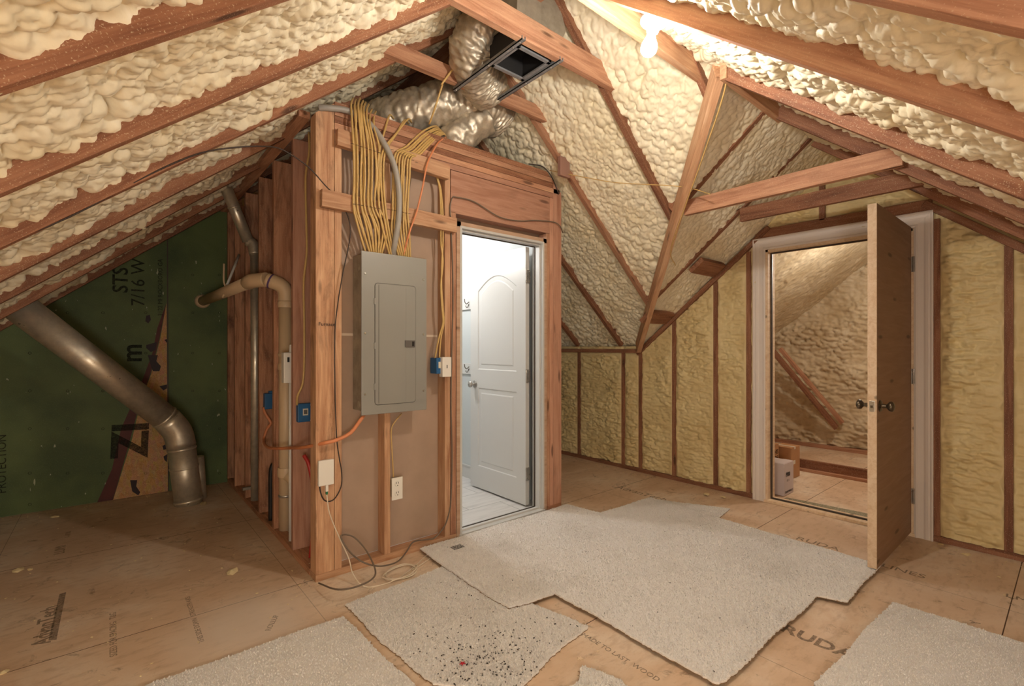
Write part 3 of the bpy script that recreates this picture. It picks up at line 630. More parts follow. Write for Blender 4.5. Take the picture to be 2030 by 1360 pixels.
board('collar_tie', (4.75, .4, 2.2), (4.75, 2.0, 2.2), .038, .12, (0,0,1), WOODR, 'cross tie inside the store room just under the door head', 'timber')
board('floor_timber', (5.50, -.4, .05), (5.50, 2.6, .05), .038, .089, (0,0,1), WOODR, 'long plank standing on edge across the store-room floor', 'timber')
board('floor_timber', (5.38, -.4, .013), (5.38, 2.6, .013), .05, .026, (0,0,1), WOOD, 'thin strip lying flat in front of the plank on the store-room floor', 'timber')
CARD = plain('kraft_cardboard', sr(180,132,90), .8, 0, .12, 9); CARDW = plain('white_carton', sr(206,192,190), .7)
bx = empty('carton', (4.42, 1.66, 0), 'white cardboard carton printed PI30 on the store-room floor', 'box')
box('carton_body', (4.325, 1.60, .004), (4.53, 1.76, .272), CARDW, bx, .002)
text('printed_lettering', 'PI30', frame((4.405, 1.598, .175), (1,0,0), (0,0,1)), .05, INK, bx, .001)
text('printed_lettering', 'CRAFTMADE 2', frame((4.425, 1.598, .03), (1,0,0), (0,0,1)), .026, INK, bx, 0)
text('printed_lettering', 'lo', frame((4.323, 1.70, .235), (0,-1,0), (0,0,1)), .06, INK, bx, .002)
box('carton_flap', (4.33, 1.605, .271), (4.525, 1.68, .275), CARDW, bx, .0005)
text('printed_lettering', 'SIZE 2', frame((4.405, 1.598, .125), (1,0,0), (0,0,1)), .022, PRINT, bx, 0)
bx = empty('carton', (4.88, 1.90, 0), 'tall brown carton with dark printing at the left edge of the store-room doorway', 'box')
box('carton_body', (4.72, 1.86, .004), (4.90, 2.06, .335), CARD, bx, .002)
text('printed_lettering', 'THIS\nSIDE\nUP', frame((4.82, 1.858, .2), (1,0,0), (0,0,1)), .06, PRINTB, bx, .001)
bx = empty('carton', (5.05, 1.78, 0), 'small brown carton with a paper label, behind the white carton', 'box')
box('carton_body', (4.93, 1.76, .004), (5.14, 1.92, .30), CARD, bx, .002); box('carton_label', (4.95, 1.757, .14), (5.02, 1.7605, .175), PAPER, bx, 0)
box('packing_tape', (5.0, 1.7585, .28), (5.03, 1.94, .3015), PAPER, bx, 0)
# ------------------------------------------------------------------ light bulb
B = Vector((1.637, 1.085, 2.50))
lbf = empty('light_bulb', B, 'bare glowing light bulb in a white porcelain holder on the rafter', 'lamp')
GLOW = NT('glowing_glass'); GLOW.b.inputs['Emission Color'].default_value = (1, .945, .85, 1); GLOW.b.inputs['Emission Strength'].default_value = BULB_STRENGTH; GLOW.col((1, .9, .7)); GLOW.m.cycles.emission_sampling = 'FRONT' if hasattr(GLOW.m, 'cycles') else 'AUTO'
ax = (-.12, .1, -1)
lathe('lamp_holder', [(-.03, .055), (-.012, .055), (-.006, .048), (.002, .030), (.03, .022), (.032, .0)], B+Vector((.003,-.003,.02)), ax, WPL, lbf)
lathe('glass_bulb', [(0, .014), (.012, .016), (.03, .022), (.045, .029), (.06, .0315), (.075, .029), (.086, .02), (.092, .008), (.093, 0)], B-Vector((.004,-.003,.012)), ax, GLOW.m, lbf)
# ------------------------------------------------------------------ ducts
def foil_tube(name, pts, r, mat, parent, seed, seg=96, n=34, amp=.0055):
    P = smooth_path(pts, n); N = len(P)
    def rf(i, n_, a):
        u = np.array([a*r*1.0]); v = np.array([i*.011])
        return r*(1+.02*math.sin(i*1.1))+float((amp*1.8*vnoise(u, v, .06, seed)+amp*vnoise(u+v*.6, v*.25, .022, seed+3)+amp*.6*vnoise(u, v, .014, seed+7))[0])
    bm = bmesh.new(); bm_tube(bm, P, r, seg, 1, True, rf); return link(name, mesh_from(bm, name, False), mat, parent)
fd = empty('flexible_duct', (1.7, 2.7, 2.75), 'crinkled foil duct lying over the closet top behind the cables', 'duct')
foil_tube('foil_sleeve', [(1.36, 3.05, 2.72), (1.55, 2.85, 2.80), (1.78, 2.72, 2.90), (2.02, 2.68, 2.93), (2.15, 2.72, 2.90)], .15, FOIL, fd, 2)
foil_tube('foil_elbow', [(1.98, 2.66, 2.84), (1.88, 2.70, 2.74), (1.80, 2.74, 2.66), (1.76, 2.78, 2.58)], .115, FOIL, fd, 4, 60, 14, .006)
bt = empty('duct_boot', (1.76, 2.0, 2.9), 'sheet metal duct boot above the open ceiling register', 'duct')
prism('boot_taper', [(1.62, 1.885, 2.973), (1.95, 1.885, 2.973), (1.99, 1.885, 3.05), (1.93, 1.885, 3.2), (1.63, 1.885, 3.2)], (0, .3, 0), GALVB, bt, .002)
foil_tube('foil_sleeve', [(1.70, 2.14, 3.10), (1.60, 2.20, 3.02), (1.62, 2.30, 2.95), (1.76, 2.42, 2.93), (1.90, 2.46, 2.90)], .125, FOIL, bt, 6)
rg = empty('ceiling_register', (1.75, 2.0, 2.83), 'open square metal register box on two grey rails under the ties', 'register')
x0, x1, y0, y1 = 1.628, 1.872, 1.885, 2.125; t = .004
boxes('register_box', [((x0, y0, 2.83), (x0+t, y1, 2.97)), ((x1-t, y0, 2.83), (x1, y1, 2.97)), ((x0, y0, 2.83), (x1, y0+t, 2.97)), ((x0, y1-t, 2.83), (x1, y1, 2.97)), ((x0, y0, 2.965), (x1, y1, 2.97))], BLACKIN, rg, 0)
boxes('register_lip', [((x0, y0, 2.822), (x0+.022, y1, 2.832)), ((x1-.022, y0, 2.822), (x1, y1, 2.832)), ((x0, y0, 2.822), (x1, y0+.022, 2.832)), ((x0, y1-.022, 2.822), (x1, y1, 2.832))], RAILM, rg, .001)
for X0, ya, yb in ((1.612, 1.82, 2.46), (1.888, 1.82, 2.46)):
    r_ = boxes('support_rail', [((X0-.012, ya, 2.812), (X0+.012, yb, 2.817)), ((X0-.012, ya, 2.812), (X0-.009, yb, 2.832)), ((X0+.009, ya, 2.812), (X0+.012, yb, 2.832))], RAILM, rg, 0)
    for yy in (ya+.03, yb-.02, y0+.02, y1-.01): lathe('screw', [(0, .004), (.003, .003)], (X0, yy, 2.812), (0,0,-1), STEEL, r_, 8)
# wire up to the ridge beside the foil
tube('nylon_cable', [atY(875, 168, 2.42), atY(912, 118, 2.35), atY(960, 62, 2.2), atY(1000, 45, 2.05)], .006, YEL, None, 8); tag(bpy.data.objects['nylon_cable'], 'yellow cable slanting up beside the upper foil duct', 'cable')
c_ = tube('nylon_cable', [atY(877, 168, 2.46), atY(862, 215, 2.52), atY(851, 246, 2.60)], .006, YEL, None, 8); tag(c_, 'yellow cable hanging in front of the lower foil duct', 'cable')
# big round vent by the green wall
VR = .095
vd = empty('round_vent_duct', (.45, 4.6, 0), 'large galvanised vent duct slanting from the roof, then elbowing to the floor', 'duct')
pA = atY(60, 625, 4.42); pB = atY(330, 830, 4.60); pC = atY(352, 856, 4.61); pD = atY(360, 885, 4.61); pE = atY(374, 1003, 4.60); pE.z = .0
pA = pA+(pA-pB)*.12
tube('slanting_pipe', [pA, pB], VR, GALV, vd, 40, smooth=False)
tube('elbow', smooth_path([pB, pC, pD], 3), VR+.004, GALV, vd, 40, smooth=False)
tube('standing_pipe', [pD, pE], VR+.001, GALV, vd, 40, smooth=False)
def ring(name, a, b, t, r, w, mat, parent):
    a = Vector(a); b = Vector(b); c = a.lerp(b, t); d = (b-a).normalized(); return lathe(name, [(-w, r), (-w/2, r+.003), (w/2, r+.003), (w, r)], c, d, mat, parent, 40)
for a, b, t in ((pA, pB, .985), (pD, pE, .04), (pD, pE, .36), (pD, pE, .93)): ring('seam_band', a, b, t, VR+.003, .008, GALV, vd)
uA = (pB-pA).normalized(); side = uA.cross(Vector((0,0,1))).normalized()
tube('lock_seam', [pA+Vector((0,-VR*.5,VR*.86)), pB+Vector((0,-VR*.5,VR*.86))], .004, GALV, vd, 6, smooth=False)
sp2 = empty('side_vent_pipe', (.64, 4.62, 0), 'clear-edged slim metal pipe rising right beside the standing vent duct', 'duct')
tube('pipe', [atY(392, 905, 4.70), (atY(398, 992, 4.70).x, 4.70, 0.0)], .045, GALV, sp2, 24, smooth=False)
# small steel vent
sv = empty('steel_vent_pipe', (.9, 4.27, .04), 'thin steel vent pipe rising inside the closet studs to the foam', 'pipe')
q0 = atY(448, 372, 4.12); q1 = atY(492, 478, 4.2); q2 = atX(505, 505, .875); q3 = atX(506, 700, .875); q4 = Vector((q3.x, q3.y, .06))
tube('upper_pipe', [q0, q1], .042, GALV, sv, 24, smooth=False); tube('elbow', [q1, (q1+q2)/2+Vector((.01,0,.03)), q2], .040, GALV, sv, 24)
tube('lower_pipe', [q2, q3, q4], .031, GALV, sv, 24, smooth=False)
ring('seam_band', q0, q1, .35, .042, .006, GALV, sv); ring('seam_band', q2, q4, .12, .031, .02, GALV, sv)
box('clamp_strap', (.80, 4.2, .135), (.99, 4.235, .155), GALVB, sv, .001)
# plumbing vent
pv = empty('plumbing_vent', (.905, 3.42, 0), 'cream plastic vent pipe with elbow reaching across to the green wall', 'pipe')
a0 = Vector((.905, 3.42, .0)); a1 = Vector((.905, 3.42, 1.56)); r0 = .043
e1 = Vector((.875, 3.43, 1.665)); e2 = Vector((.80, 3.47, 1.70)); e3 = Vector((.735, 3.56, 1.695)); e4 = Vector((.728, 3.66, 1.692)); e5 = atY(402, 597, 5.10)
tube('riser', [a0, a1], r0, PVC, pv, 28, smooth=False)
tube('elbow', [a1, Vector((.902, 3.42, 1.62)), e1, e2], r0+.004, PVC, pv, 28)
tube('elbow', [e2, e3, e4], r0+.004, PVC, pv, 28)
tube('horizontal_run', [e4, e5], r0-.001, PVC, pv, 28, smooth=False)
lathe('wall_escutcheon', [(0, .062), (.02, .06), (.035, .046)], e5+Vector((0,.015,0)), (0,-1,0), PVC, pv)
ring('coupling', a0, a1, .985, r0+.004, .02, PVC, pv); ring('primer_band', e1, e2, .7, r0+.004, .006, PVCR, pv)
ring('coupling', a0, a1, .72, r0+.003, .022, PVC, pv); ring('coupling', a0, a1, .77, r0+.003, .01, PVC, pv); ring('coupling', a0, a1, .27, r0+.006, .03, PVC, pv)
tube('wye_branch', [(.905, 3.42, .40), (.93, 3.36, .38), (.955, 3.31, .30), (.96, 3.29, .2), (.975, 3.28, .16)], .038, PVC, pv, 24)
ring('hose_clamp', a0, a1, .17, r0+.001, .008, ALU, pv)
# perforated strap and hanger
hs = empty('hanger_strap', (.8, 4.6, 1.9), 'white perforated strap holding up the plastic vent pipe by the green wall', 'strap')
pa = atY(450, 565, 4.2); pb = atY(474, 505, 4.35)
tube('strap', [pa, pb], .011, WPL, hs, 4, smooth=False)
tube('hanger_hook', [pa+Vector((-.02,0,.16)), pa+Vector((-.02,0,.02)), pa+Vector((0,0,-.03)), pa+Vector((-.03,0,-.10))], .007, PVC, hs, 8)
# valve box, black pipe, red pipe
vb = empty('water_valve_box', (.93, 3.2, 1.1), 'white plastic supply valve box between the closet side studs', 'valve box')
pc = atY(571, 727, 3.20); box('valve_body', (pc.x-.035, 3.16, pc.z-.10), (pc.x+.045, 3.22, pc.z+.09), WPL, vb, .006); box('valve_window', (pc.x-.015, 3.157, pc.z+.03), (pc.x-.003, 3.161, pc.z+.06), BLACKIN, vb, 0)
tube('outlet_pipe', [(pc.x+.012, 3.19, pc.z-.1), (pc.x+.012, 3.19, .04)], .011, WPL, vb, 10, smooth=False); lathe('valve_cap', [(0, .018), (.05, .014)], (pc.x+.02, 3.19, pc.z+.088), (0,0,1), WPL, vb)
bp = tube('drain_pipe', [(.93, 3.66, .44), (.89, 3.66, .43), (.872, 3.66, .38), (.87, 3.66, .2), (.87, 3.66, .04)], .016, BLACK, None, 14); tag(bp, 'short black pipe with a bent top between the closet side studs', 'pipe')
rp = tube('water_pipe', [(.875, 2.93, .62), (.895, 2.90, .56), (.91, 2.86, .40), (.905, 2.86, .2), (.89, 2.86, .04)], .0115, PEX, None, 14); tag(rp, 'red flexible water pipe curving down beside the corner post', 'pipe')
# blue boxes
def ebox(name, lb, a, b, face, mat=BLUE):
    e = empty(name, a, lb, 'electrical box'); boxes('box_body', [(a, b)], mat, e, .004); return e
b2 = ebox('junction_box', 'blue electrical box with a paper sticker on the red stud beside the corner post', (.858, 2.985, .805), (.955, 3.028, .915), 'y')
box('sticker', (.885, 2.983, .845), (.915, 2.986, .885), PAPER, b2, 0); box('sticker_code', (.890, 2.982, .852), (.910, 2.9835, .878), PANELD, b2, 0)
for z_ in (.812, .905): lathe('screw', [(0, .004), (.002, .003)], (.93, 2.985, z_), (0,-1,0), STEEL, b2, 8)
b1 = ebox('junction_box', 'blue electrical box half hidden behind the cream vent pipe', (.868, 3.82, .80), (.955, 3.868, .915), 'y')
box('sticker', (.93, 3.818, .845), (.95, 3.8215, .875), PAPER, b1, 0); boxes('mounting_tab', [((.90, 3.83, .912), (.94, 3.86, .93))], BLUE, b1)
b3 = ebox('junction_box', 'narrow blue electrical box left of the white low voltage plate', (1.572, 2.60, 1.085), (1.645, 2.68, 1.185), 'y')
box('sticker', (1.585, 2.597, 1.12), (1.605, 2.601, 1.16), PAPER, b3, 0)
wp = empty('blank_plate_box', (1.61, 2.59, 1.07), 'small white cover plate box above the door-side stud', 'electrical box')
box('plate', (1.60, 2.575, 1.065), (1.665, 2.615, 1.19), WPL, wp, .003); box('plate_mark', (1.63, 2.5735, 1.12), (1.636, 2.5755, 1.14), PANELD, wp, 0)
ot = empty('wall_outlet', (1.3, 2.6, .42), 'white duplex outlet on the stud below the breaker panel', 'outlet')
box('cover_plate', (1.268, 2.596, .353), (1.337, 2.603, .483), WPL, ot, .002); box('outlet_box', (1.272, 2.604, .37), (1.33, 2.66, .47), GALVB, ot)
for z_ in (.39, .446):
    r_ = lathe('receptacle', [(0, .017), (.003, .016)], (1.3025, 2.5965, z_), (0,-1,0), WPL, ot, 20)
    boxes('slots', [((1.295, 2.592, z_+.001), (1.297, 2.5938, z_+.011)), ((1.308, 2.592, z_+.001), (1.310, 2.5938, z_+.011)), ((1.300, 2.592, z_-.011), (1.305, 2.5938, z_-.006))], BLACK, r_, 0)
fp = empty('fibre_terminal', (.89, 2.6, .58), 'square white fibre terminal plate on the corner post with a cable below', 'terminal')
box('terminal_plate', (.850, 2.598, .512), (.932, 2.618, .648), WPL, fp, .004); box('cable_plug', (.888, 2.60, .478), (.902, 2.614, .512), WPL, fp, .001); box('plug_tip', (.890, 2.602, .462), (.900, 2.612, .478), GREENP, fp, .001)
# ------------------------------------------------------------------ breaker panel
pn = empty('breaker_panel', (1.27, 2.6, .87), 'grey electrical breaker panel with closed door on the closet wall', 'breaker panel')
box('panel_tub', (1.075, 2.566, .895), (1.462, 2.70, 1.772), GALVB, pn, .003)
box('front_cover', (1.067, 2.556, .874), (1.475, 2.566, 1.786), PANEL, pn, .002)
def rrect(x0, x1, z0, z1, r, n=5):
    pts = []
    for cx, cz, a in ((x1-r, z1-r, 0), (x0+r, z1-r, 90), (x0+r, z0+r, 180), (x1-r, z0+r, 270)):
        for k in range(n+1): t_ = math.radians(a+90*k/n); pts.append((cx+r*math.cos(t_), cz+r*math.sin(t_)))
    return pts
pd = prism('panel_door', [(x, 2.556, z) for x, z in rrect(1.146, 1.398, .928, 1.612, .016)], (0, -.004, 0), PANEL, pn, .0008)
tube('door_gap', [(x, 2.5558, z) for x, z in rrect(1.1435, 1.4005, .9255, 1.6145, .018)]+[(1.4005, 2.5558, 1.5965)], .0013, PANELD, pn, 6, smooth=False)
for x in (1.165, 1.335): box('door_crease', (x, 2.5512, .935), (x+.003, 2.553, 1.605), PANELD if x < 1.2 else PANEL, pd, 0)
box('door_latch', (1.328, 2.546, 1.252), (1.392, 2.553, 1.292), PANELD, pd, .001); box('latch_pull', (1.372, 2.544, 1.258), (1.386, 2.5465, 1.286), BLACK, pd, .001)
for z_ in (1.51, 1.26, 1.03): box('hinge', (1.139, 2.551, z_-.018), (1.147, 2.557, z_+.018), PANEL, pd, .001)
for x in (1.088, 1.454):
    for z_ in (1.66, 1.33, .99): lathe('cover_screw', [(0, .0065), (.003, .005), (.0035, 0)], (x, 2.556, z_), (0,-1,0), STEEL, pn, 12)
for z_ in (1.70, .93): lathe('knockout', [(0, .02), (.002, .018)], (1.075, 2.62, z_), (-1,0,0), GALVB, pn, 16)
# ------------------------------------------------------------------ cables into the panel
def cab(name, pts, r, mat, lb=None, grp=None, seg=8, n=6, cat='cable', par=None):
    P = [atY(x, y, d) for x, y, d in pts]; o = tube(name, P, r, mat, par, seg, n)
    return tag(o, lb, cat, grp)
Y1 = 2.568
rng = random.Random(11)
lefts = []
Z_ = [(696,200),(703,202),(710,200),(716,205),(721,208),(727,212),(733,222),(741,226)]
for i, (tx, ty) in enumerate(Z_):
    mx = 701+i*7.2; by = 737+i*5.2-(8 if i < 1 else 4); j = rng.uniform(-1.5, 1.5)
    cab('power_cable', [(tx+4, ty-5, 2.72), (tx, ty+6, 2.62), (tx+1, ty+28, 2.574), (mx+j, 292, Y1), (mx+1-j, 350, Y1+.01), (mx+j, 408, Y1), (mx+9+i*1.0, 450, Y1+.008), (by-3+i*-1.4, 505, 2.60), (by-3-i*1.4, 512, 2.62)], .0062, YEL,
        'yellow power cable in the left bundle above the breaker panel', 'left bundle of yellow power cables')
for i, (tx, ty) in enumerate([(705,205),(713,204),(719,210)]):
    mx = 704+i*15; cab('power_cable', [(tx, ty+2, 2.72), (tx+1, ty+20, 2.578), (mx, 292, Y1+.012), (mx+2, 350, Y1+.02), (mx-1, 408, Y1+.012), (mx+14, 455, Y1+.01), (735+i*11, 512, 2.62)], .0062, YEL,
        'yellow power cable in the left bundle above the breaker panel', 'left bundle of yellow power cables')
tops = [(776, 228, 750), (812, 236, 757), (806, 238, 762), (868, 252, 782), (872, 256, 787), (874, 258, 792), (876, 262, 798), (880, 264, 803), (882, 266, 808), (884, 268, 813)]
for i, (tx, ty, mx) in enumerate(tops):
    bend = 6+i*1.4 if i > 2 else 3; j = rng.uniform(-1, 1); lift = 14 if i > 2 else 6
    xs_ = [(tx+3, ty+6, 2.74), (tx-6, ty-2, 2.66), ((tx*1.4+mx*.6)/2-6, ty+8+i*.6, 2.62), ((tx*.55+mx*1.45)/2, ty+38, 2.60), (mx+2, 300+i*1.5, Y1), (mx-2+j, 350, Y1+.01), (mx-4-j, 418, Y1), (mx-7+i*.6, 460, Y1+.01), (778+i*3.9, 505, 2.60), (778+i*3.9, 514, 2.62)]
    if i < 3: xs_ = [(tx+4, ty+7, 2.72), (tx-4, ty+1, 2.64), ((tx+mx)/2, ty+30, 2.60), (mx+2, 300, Y1), (mx-2, 350, Y1+.01), (mx+2, 410, Y1), (mx+8, 450, Y1), (772+i*4, 506, 2.60), (772+i*4, 514, 2.62)]
    cab('power_cable', xs_, .0062, YEL, 'yellow power cable arching over in the right bundle above the breaker panel', 'right bundle of yellow power cables')
cab('service_cable', [(632,214,2.62), (650,214,2.603), (690,220,2.603), (730,243,2.598), (758,278,2.56), (782,330,2.545), (791,385,2.545), (790,435,2.55), (783,480,2.57), (777,512,2.62)], .0165, GREYC, 'thick grey service cable curving from the roof into the top of the breaker panel', None, 14)
cab('power_cable', [(884,272,2.66), (868,284,2.58), (848,322,2.556), (838,370,2.556), (826,420,2.556), (812,460,2.56), (800,505,2.60)], .0055, ORC, 'orange cable coming down right of the yellow bundle into the panel top')
# staples as tiny wires
bm = bmesh.new()
for (xa, ya, xb, yb) in ((699,285,752,303), (778,297,826,322), (703,405,752,414), (770,415,812,424)):
    for k in range(7):
        t_ = k/6; p = atY(xa+(xb-xa)*t_, ya+(yb-ya)*t_, Y1-.007); bm_tube(bm, [p+Vector((-.009,0,0)), p+Vector((0,-.002,.001)), p+Vector((.009,0,0))], .0012, 4)
tag(link('cable_staples', mesh_from(bm, 'cable_staples'), BLACK), 'row of black staples pinning the yellow cables to the cross boards', 'staples', None, 'stuff')
for dx in (0, 4):
    cab('power_cable', [(866+dx*.3,352,2.63), (872+dx*.5,378,2.62), (874+dx,430,2.60), (874+dx,480,2.61), (878-dx*.5,520,2.605), (874+dx*.3,565,2.61), (876+dx*.5,610,2.60), (878+dx*.5,640,2.605), (870+dx,670,2.61), (862+dx*2.2,712,2.63)], .0055, YEL, 'yellow cable running down the stud to the blue and white boxes', 'pair of yellow cables above the blue and white boxes')
cab('power_cable', [(796,820,2.62), (784,835,2.595), (776,852,2.60), (777,890,2.60), (779,925,2.60), (780,946,2.615)], .0035, YEL, 'thin yellow cable from the panel bottom to the duplex outlet')
# side cables
cab('power_cable', [(612,262,2.99), (613,300,2.985), (606,350,2.985), (607,430,2.985), (608,500,2.985), (602,560,2.985), (603,640,2.985), (603,715,2.985), (600,760,2.985), (590,785,2.985), (589,803,3.0)], .0065, YEL, 'yellow cable down the red side stud into the blue box')
cab('power_cable', [(722,822,2.60), (713,835,2.56), (695,858,2.56), (668,872,2.58), (640,879,2.60), (600,887,2.8), (575,888,3.1), (550,889,3.25), (530,886,3.5), (523,872,3.78), (530,850,3.80), (537,838,3.81), (526,820,3.82), (522,808,3.84)], .010, ORC, 'thick orange cable sagging from the panel bottom round the post to the side studs')
# black cables
cab('coax_cable', [(-15,487,2.46), (60,462,2.462), (150,424,2.46), (246,373,2.455), (330,330,2.45), (400,303,2.44), (460,293,2.46), (520,290,2.5), (560,297,2.55), (610,330,2.56), (645,368,2.57), (668,392,2.61), (690,430,2.61), (694,470,2.60), (680,540,2.59), (670,600,2.595), (664,660,2.600), (664,760,2.600), (667,860,2.600), (672,905,2.600), (677,935,2.60), (676,965,2.60), (662,990,2.602), (645,993,2.604), (636,978,2.604), (633,955,2.606)], .0035, DARKC, 'thin dark cable along the third rafter and down the corner post', None, 6, 5)
cab('coax_cable', [(893,430,2.612), (892,410,2.61), (897,392,2.608), (905,391,2.605), (940,400,2.608), (990,430,2.605), (1030,438,2.61), (1060,437,2.61), (1096,440,2.605), (1110,448,2.60), (1116,462,2.62)], .0042, GREYB, 'grey cable looping across the header board above the bathroom door')
cab('coax_cable', [(893,430,2.612), (897,520,2.612), (898,600,2.612), (896,680,2.612), (894,800,2.612), (896,900,2.612), (894,990,2.612), (889,1022,2.610), (880,1045,2.605), (862,1066,2.605), (845,1070,2.606), (820,1074,2.59), (805,1095,2.57), (790,1112,2.50), (770,1120,2.45), (745,1122,2.42), (715,1112,2.45), (690,1090,2.52), (676,1062,2.56), (700,1064,2.58), (725,1090,2.52), (744,1130,2.38), (735,1150,2.33), (700,1165,2.32), (665,1168,2.36), (632,1156,2.54)], .0045, GREYB, 'grey cable running down beside the door stud, looping on the floor under the panel', None, 6, 6)
cab('coax_cable', [(1048,325,2.70), (1075,330,2.66), (1090,345,2.63), (1098,360,2.62), (1108,385,2.61)], .0045, DARKC, 'dark cable over the right end of the closet plates')
# white fibre lead and coil
P = [Vector((.895, 2.606, .46)), Vector((.905, 2.59, .36)), Vector((.95, 2.56, .22)), Vector((.985, 2.53, .12)), Vector((.99, 2.48, .05)), Vector((1.02, 2.40, .006)), Vector((1.12, 2.36, .005))]
cc = Vector((1.235, 2.42, .006))
for k in range(46):
    a_ = -2.2+k*.42; r_ = .085+.012*math.sin(k*.9); P.append(cc+Vector((r_*1.15*math.cos(a_), r_*.8*math.sin(a_), .002+.0011*(k % 9))))
P += [Vector((1.33, 2.44, .006)), Vector((1.42, 2.50, .006)), Vector((1.47, 2.53, .006)), Vector((1.47, 2.49, .006)), Vector((1.38, 2.44, .006)), Vector((1.30, 2.41, .006))]
fc = empty('fibre_lead', (1.2, 2.42, 0), 'thin white fibre lead hanging from the plate and coiled on the floor', 'cable')
tube('lead', P, .0032, WHITEC, fc, 6, 5); tube('connector', [(1.225, 2.352, .008), (1.25, 2.356, .008)], .004, GREENP, fc, 8, smooth=False)
def onR(x, y, off=.07):
    d = Fv + Rv*((x-1015)/FPX) + Vector((0, 0, (HY-y)/FPX)); t_ = (4.851-off-CH)/(d.z+.88*d.x); return Vector((0, 0, CH))+d*t_
tw = tube('drop_wire', [onR(1090, 338, .02), onR(1150, 350), onR(1220, 362), onR(1290, 366), onR(1350, 370), onR(1380, 376, .1), onR(1408, 385, .16)], .003, YEL, None, 6); tag(tw, 'thin yellow wire stretched across the far foam slope', 'cable')
tw = tube('drop_wire', [VT+Vector((-.02,-.02,.05)), VT+Vector((.03,-.02,-.03)), VT.lerp(VB, .15)+Vector((.015,-.03,-.02)), VT.lerp(VB, .3)+Vector((.0,-.02,-.02)), VT.lerp(VB, .45)+Vector((-.01,-.02,-.02)), VT.lerp(VB, .52)+Vector((.06,-.06,.0))], .0045, YEL, None, 6); tag(tw, 'yellow wire hanging down the face of the valley rafter', 'cable')
jb = box('sensor_box', (2.50, 2.425, 2.50), (2.60, 2.455, 2.64), plain('brown_metal_box', sr(150,112,98), .5), None, .003, None); tag(jb, 'small brown metal box fixed beside the jack rafter at the closet corner', 'electrical box')
# ------------------------------------------------------------------ carpets
def carpet(name, pts, lb, th=.012, z=.0, seed=0):
    """outline on the floor in metres"""
    rg_ = random.Random(seed); out = []
    n_ = len(pts)
    for i in range(n_):
        a, b = Vector((*pts[i], 0)), Vector((*pts[(i+1)%n_], 0)); L = (b-a).length; k = max(2, int(L/.012)); d = (b-a)/L; nn = Vector((-d.y, d.x, 0)); w_ = rg_.uniform(0, 9)
        for j in range(k):
            t_ = j/k; e = math.sin(t_*math.pi); out.append(a.lerp(b, t_)+nn*(rg_.uniform(-.0035, .0035)+e*.006*math.sin(t_*L*9+w_)))
    rt = empty(name, (out[0].x, out[0].y, z), lb, 'carpet')
    bm = bmesh.new(); vs = [bm.verts.new((p.x, p.y, z+th)) for p in out]; f = bm.faces.new(vs)
    bmesh.ops.triangulate(bm, faces=[f]); me0 = bm
    r = bmesh.ops.extrude_face_region(bm, geom=list(bm.faces)); 
    for v in [g for g in r['geom'] if isinstance(g, bmesh.types.BMVert)]: v.co.z = z+.004
    bmesh.ops.recalc_face_normals(bm, faces=bm.faces); link('pile', mesh_from(bm, 'pile'), CARPET, rt)
    bm = bmesh.new(); vs = [bm.verts.new((p.x, p.y, z+.004)) for p in out]; f = bm.faces.new(vs); r = bmesh.ops.extrude_face_region(bm, geom=[f])
    for v in [g for g in r['geom'] if isinstance(g, bmesh.types.BMVert)]: v.co.z = z+.0003
    # loose backing threads along the edge
    for p in out:
        if rg_.random() < .5:
            d = Vector((rg_.uniform(-1,1), rg_.uniform(-1,1), 0)).normalized()*rg_.uniform(.005, .012)
            bm_tube(bm, [p+Vector((0,0,z+.003)), p+d*.6+Vector((0,0,z+.006)), p+d+Vector((0,0,z+.002))], .0011, 3)
    bmesh.ops.recalc_face_normals(bm, faces=bm.faces); link('backing', mesh_from(bm, 'backing'), CARPETB, rt)
    # pile tufts: short upright yarn ends
    poly = [(p.x, p.y) for p in out]
    return rt, poly
def inside(x, y, poly):
    c = False; n_ = len(poly)
    for i in range(n_):
        x1, y1 = poly[i]; x2, y2 = poly[i-1]
        if (y1 > y) != (y2 > y) and x < (x2-x1)*(y-y1)/(y2-y1)+x1: c = not c
    return c
P_mid = [(.873, 2.283), (1.45, 2.325), (1.631, 1.408), (1.384, 1.374), (1.175, 1.323), (1.10, 1.28), (.918, 1.539), (.881, 1.884)]
P_left = [(-.15, 2.20), (.12, 2.211), (.826, 2.189), (.861, 1.587), (.85, 1.30), (-.15, 1.30)]
P_big = [(1.454, 2.600), (1.80, 2.600), (2.742, 2.59), (2.781, 2.304), (3.40, 2.27), (3.66, 1.721), (3.408, 1.70), (3.331, .729), (2.73, .726), (2.681, .84), (1.745, .843), (1.681, .897), (1.705, 1.692), (1.669, 1.692), (1.45, 1.74), (1.435, 2.051), (1.443, 2.319)]
P_big = [(1.454, 2.600), (2.742, 2.59), (2.79, 2.30), (3.39, 2.27), (3.36, 1.7), (3.335, .729), (2.73, .726), (2.681, .84), (1.745, .843), (1.70, .86), (1.705, 1.692), (1.45, 1.74), (1.435, 2.051)]
P_rear = [(2.81, 2.31), (3.398, 2.294), (3.66, 1.74), (3.42, 1.70), (3.33, 1.75)]
P_right = [(2.92, .589), (2.936, .153), (2.93, -.3), (1.6, -.3), (1.75, .5), (1.994, .633)]
P_small = [(1.345, 1.205), (1.41, 1.25), (1.46, 1.10), (1.40, .9), (1.1, 1.0), (1.18, 1.18)]
c_mid, pm = carpet('carpet_remnant', P_mid, 'square cream carpet remnant strewn with dark crumbs and a red star', .012, 0, 1)
c_left, pl = carpet('carpet_remnant', P_left, 'cream carpet remnant at the bottom left edge of the picture', .012, 0, 2)
c_big, pb = carpet('carpet_remnant', P_big, 'largest cream carpet piece running from the bathroom door to the open slab door', .012, .0125, 3)
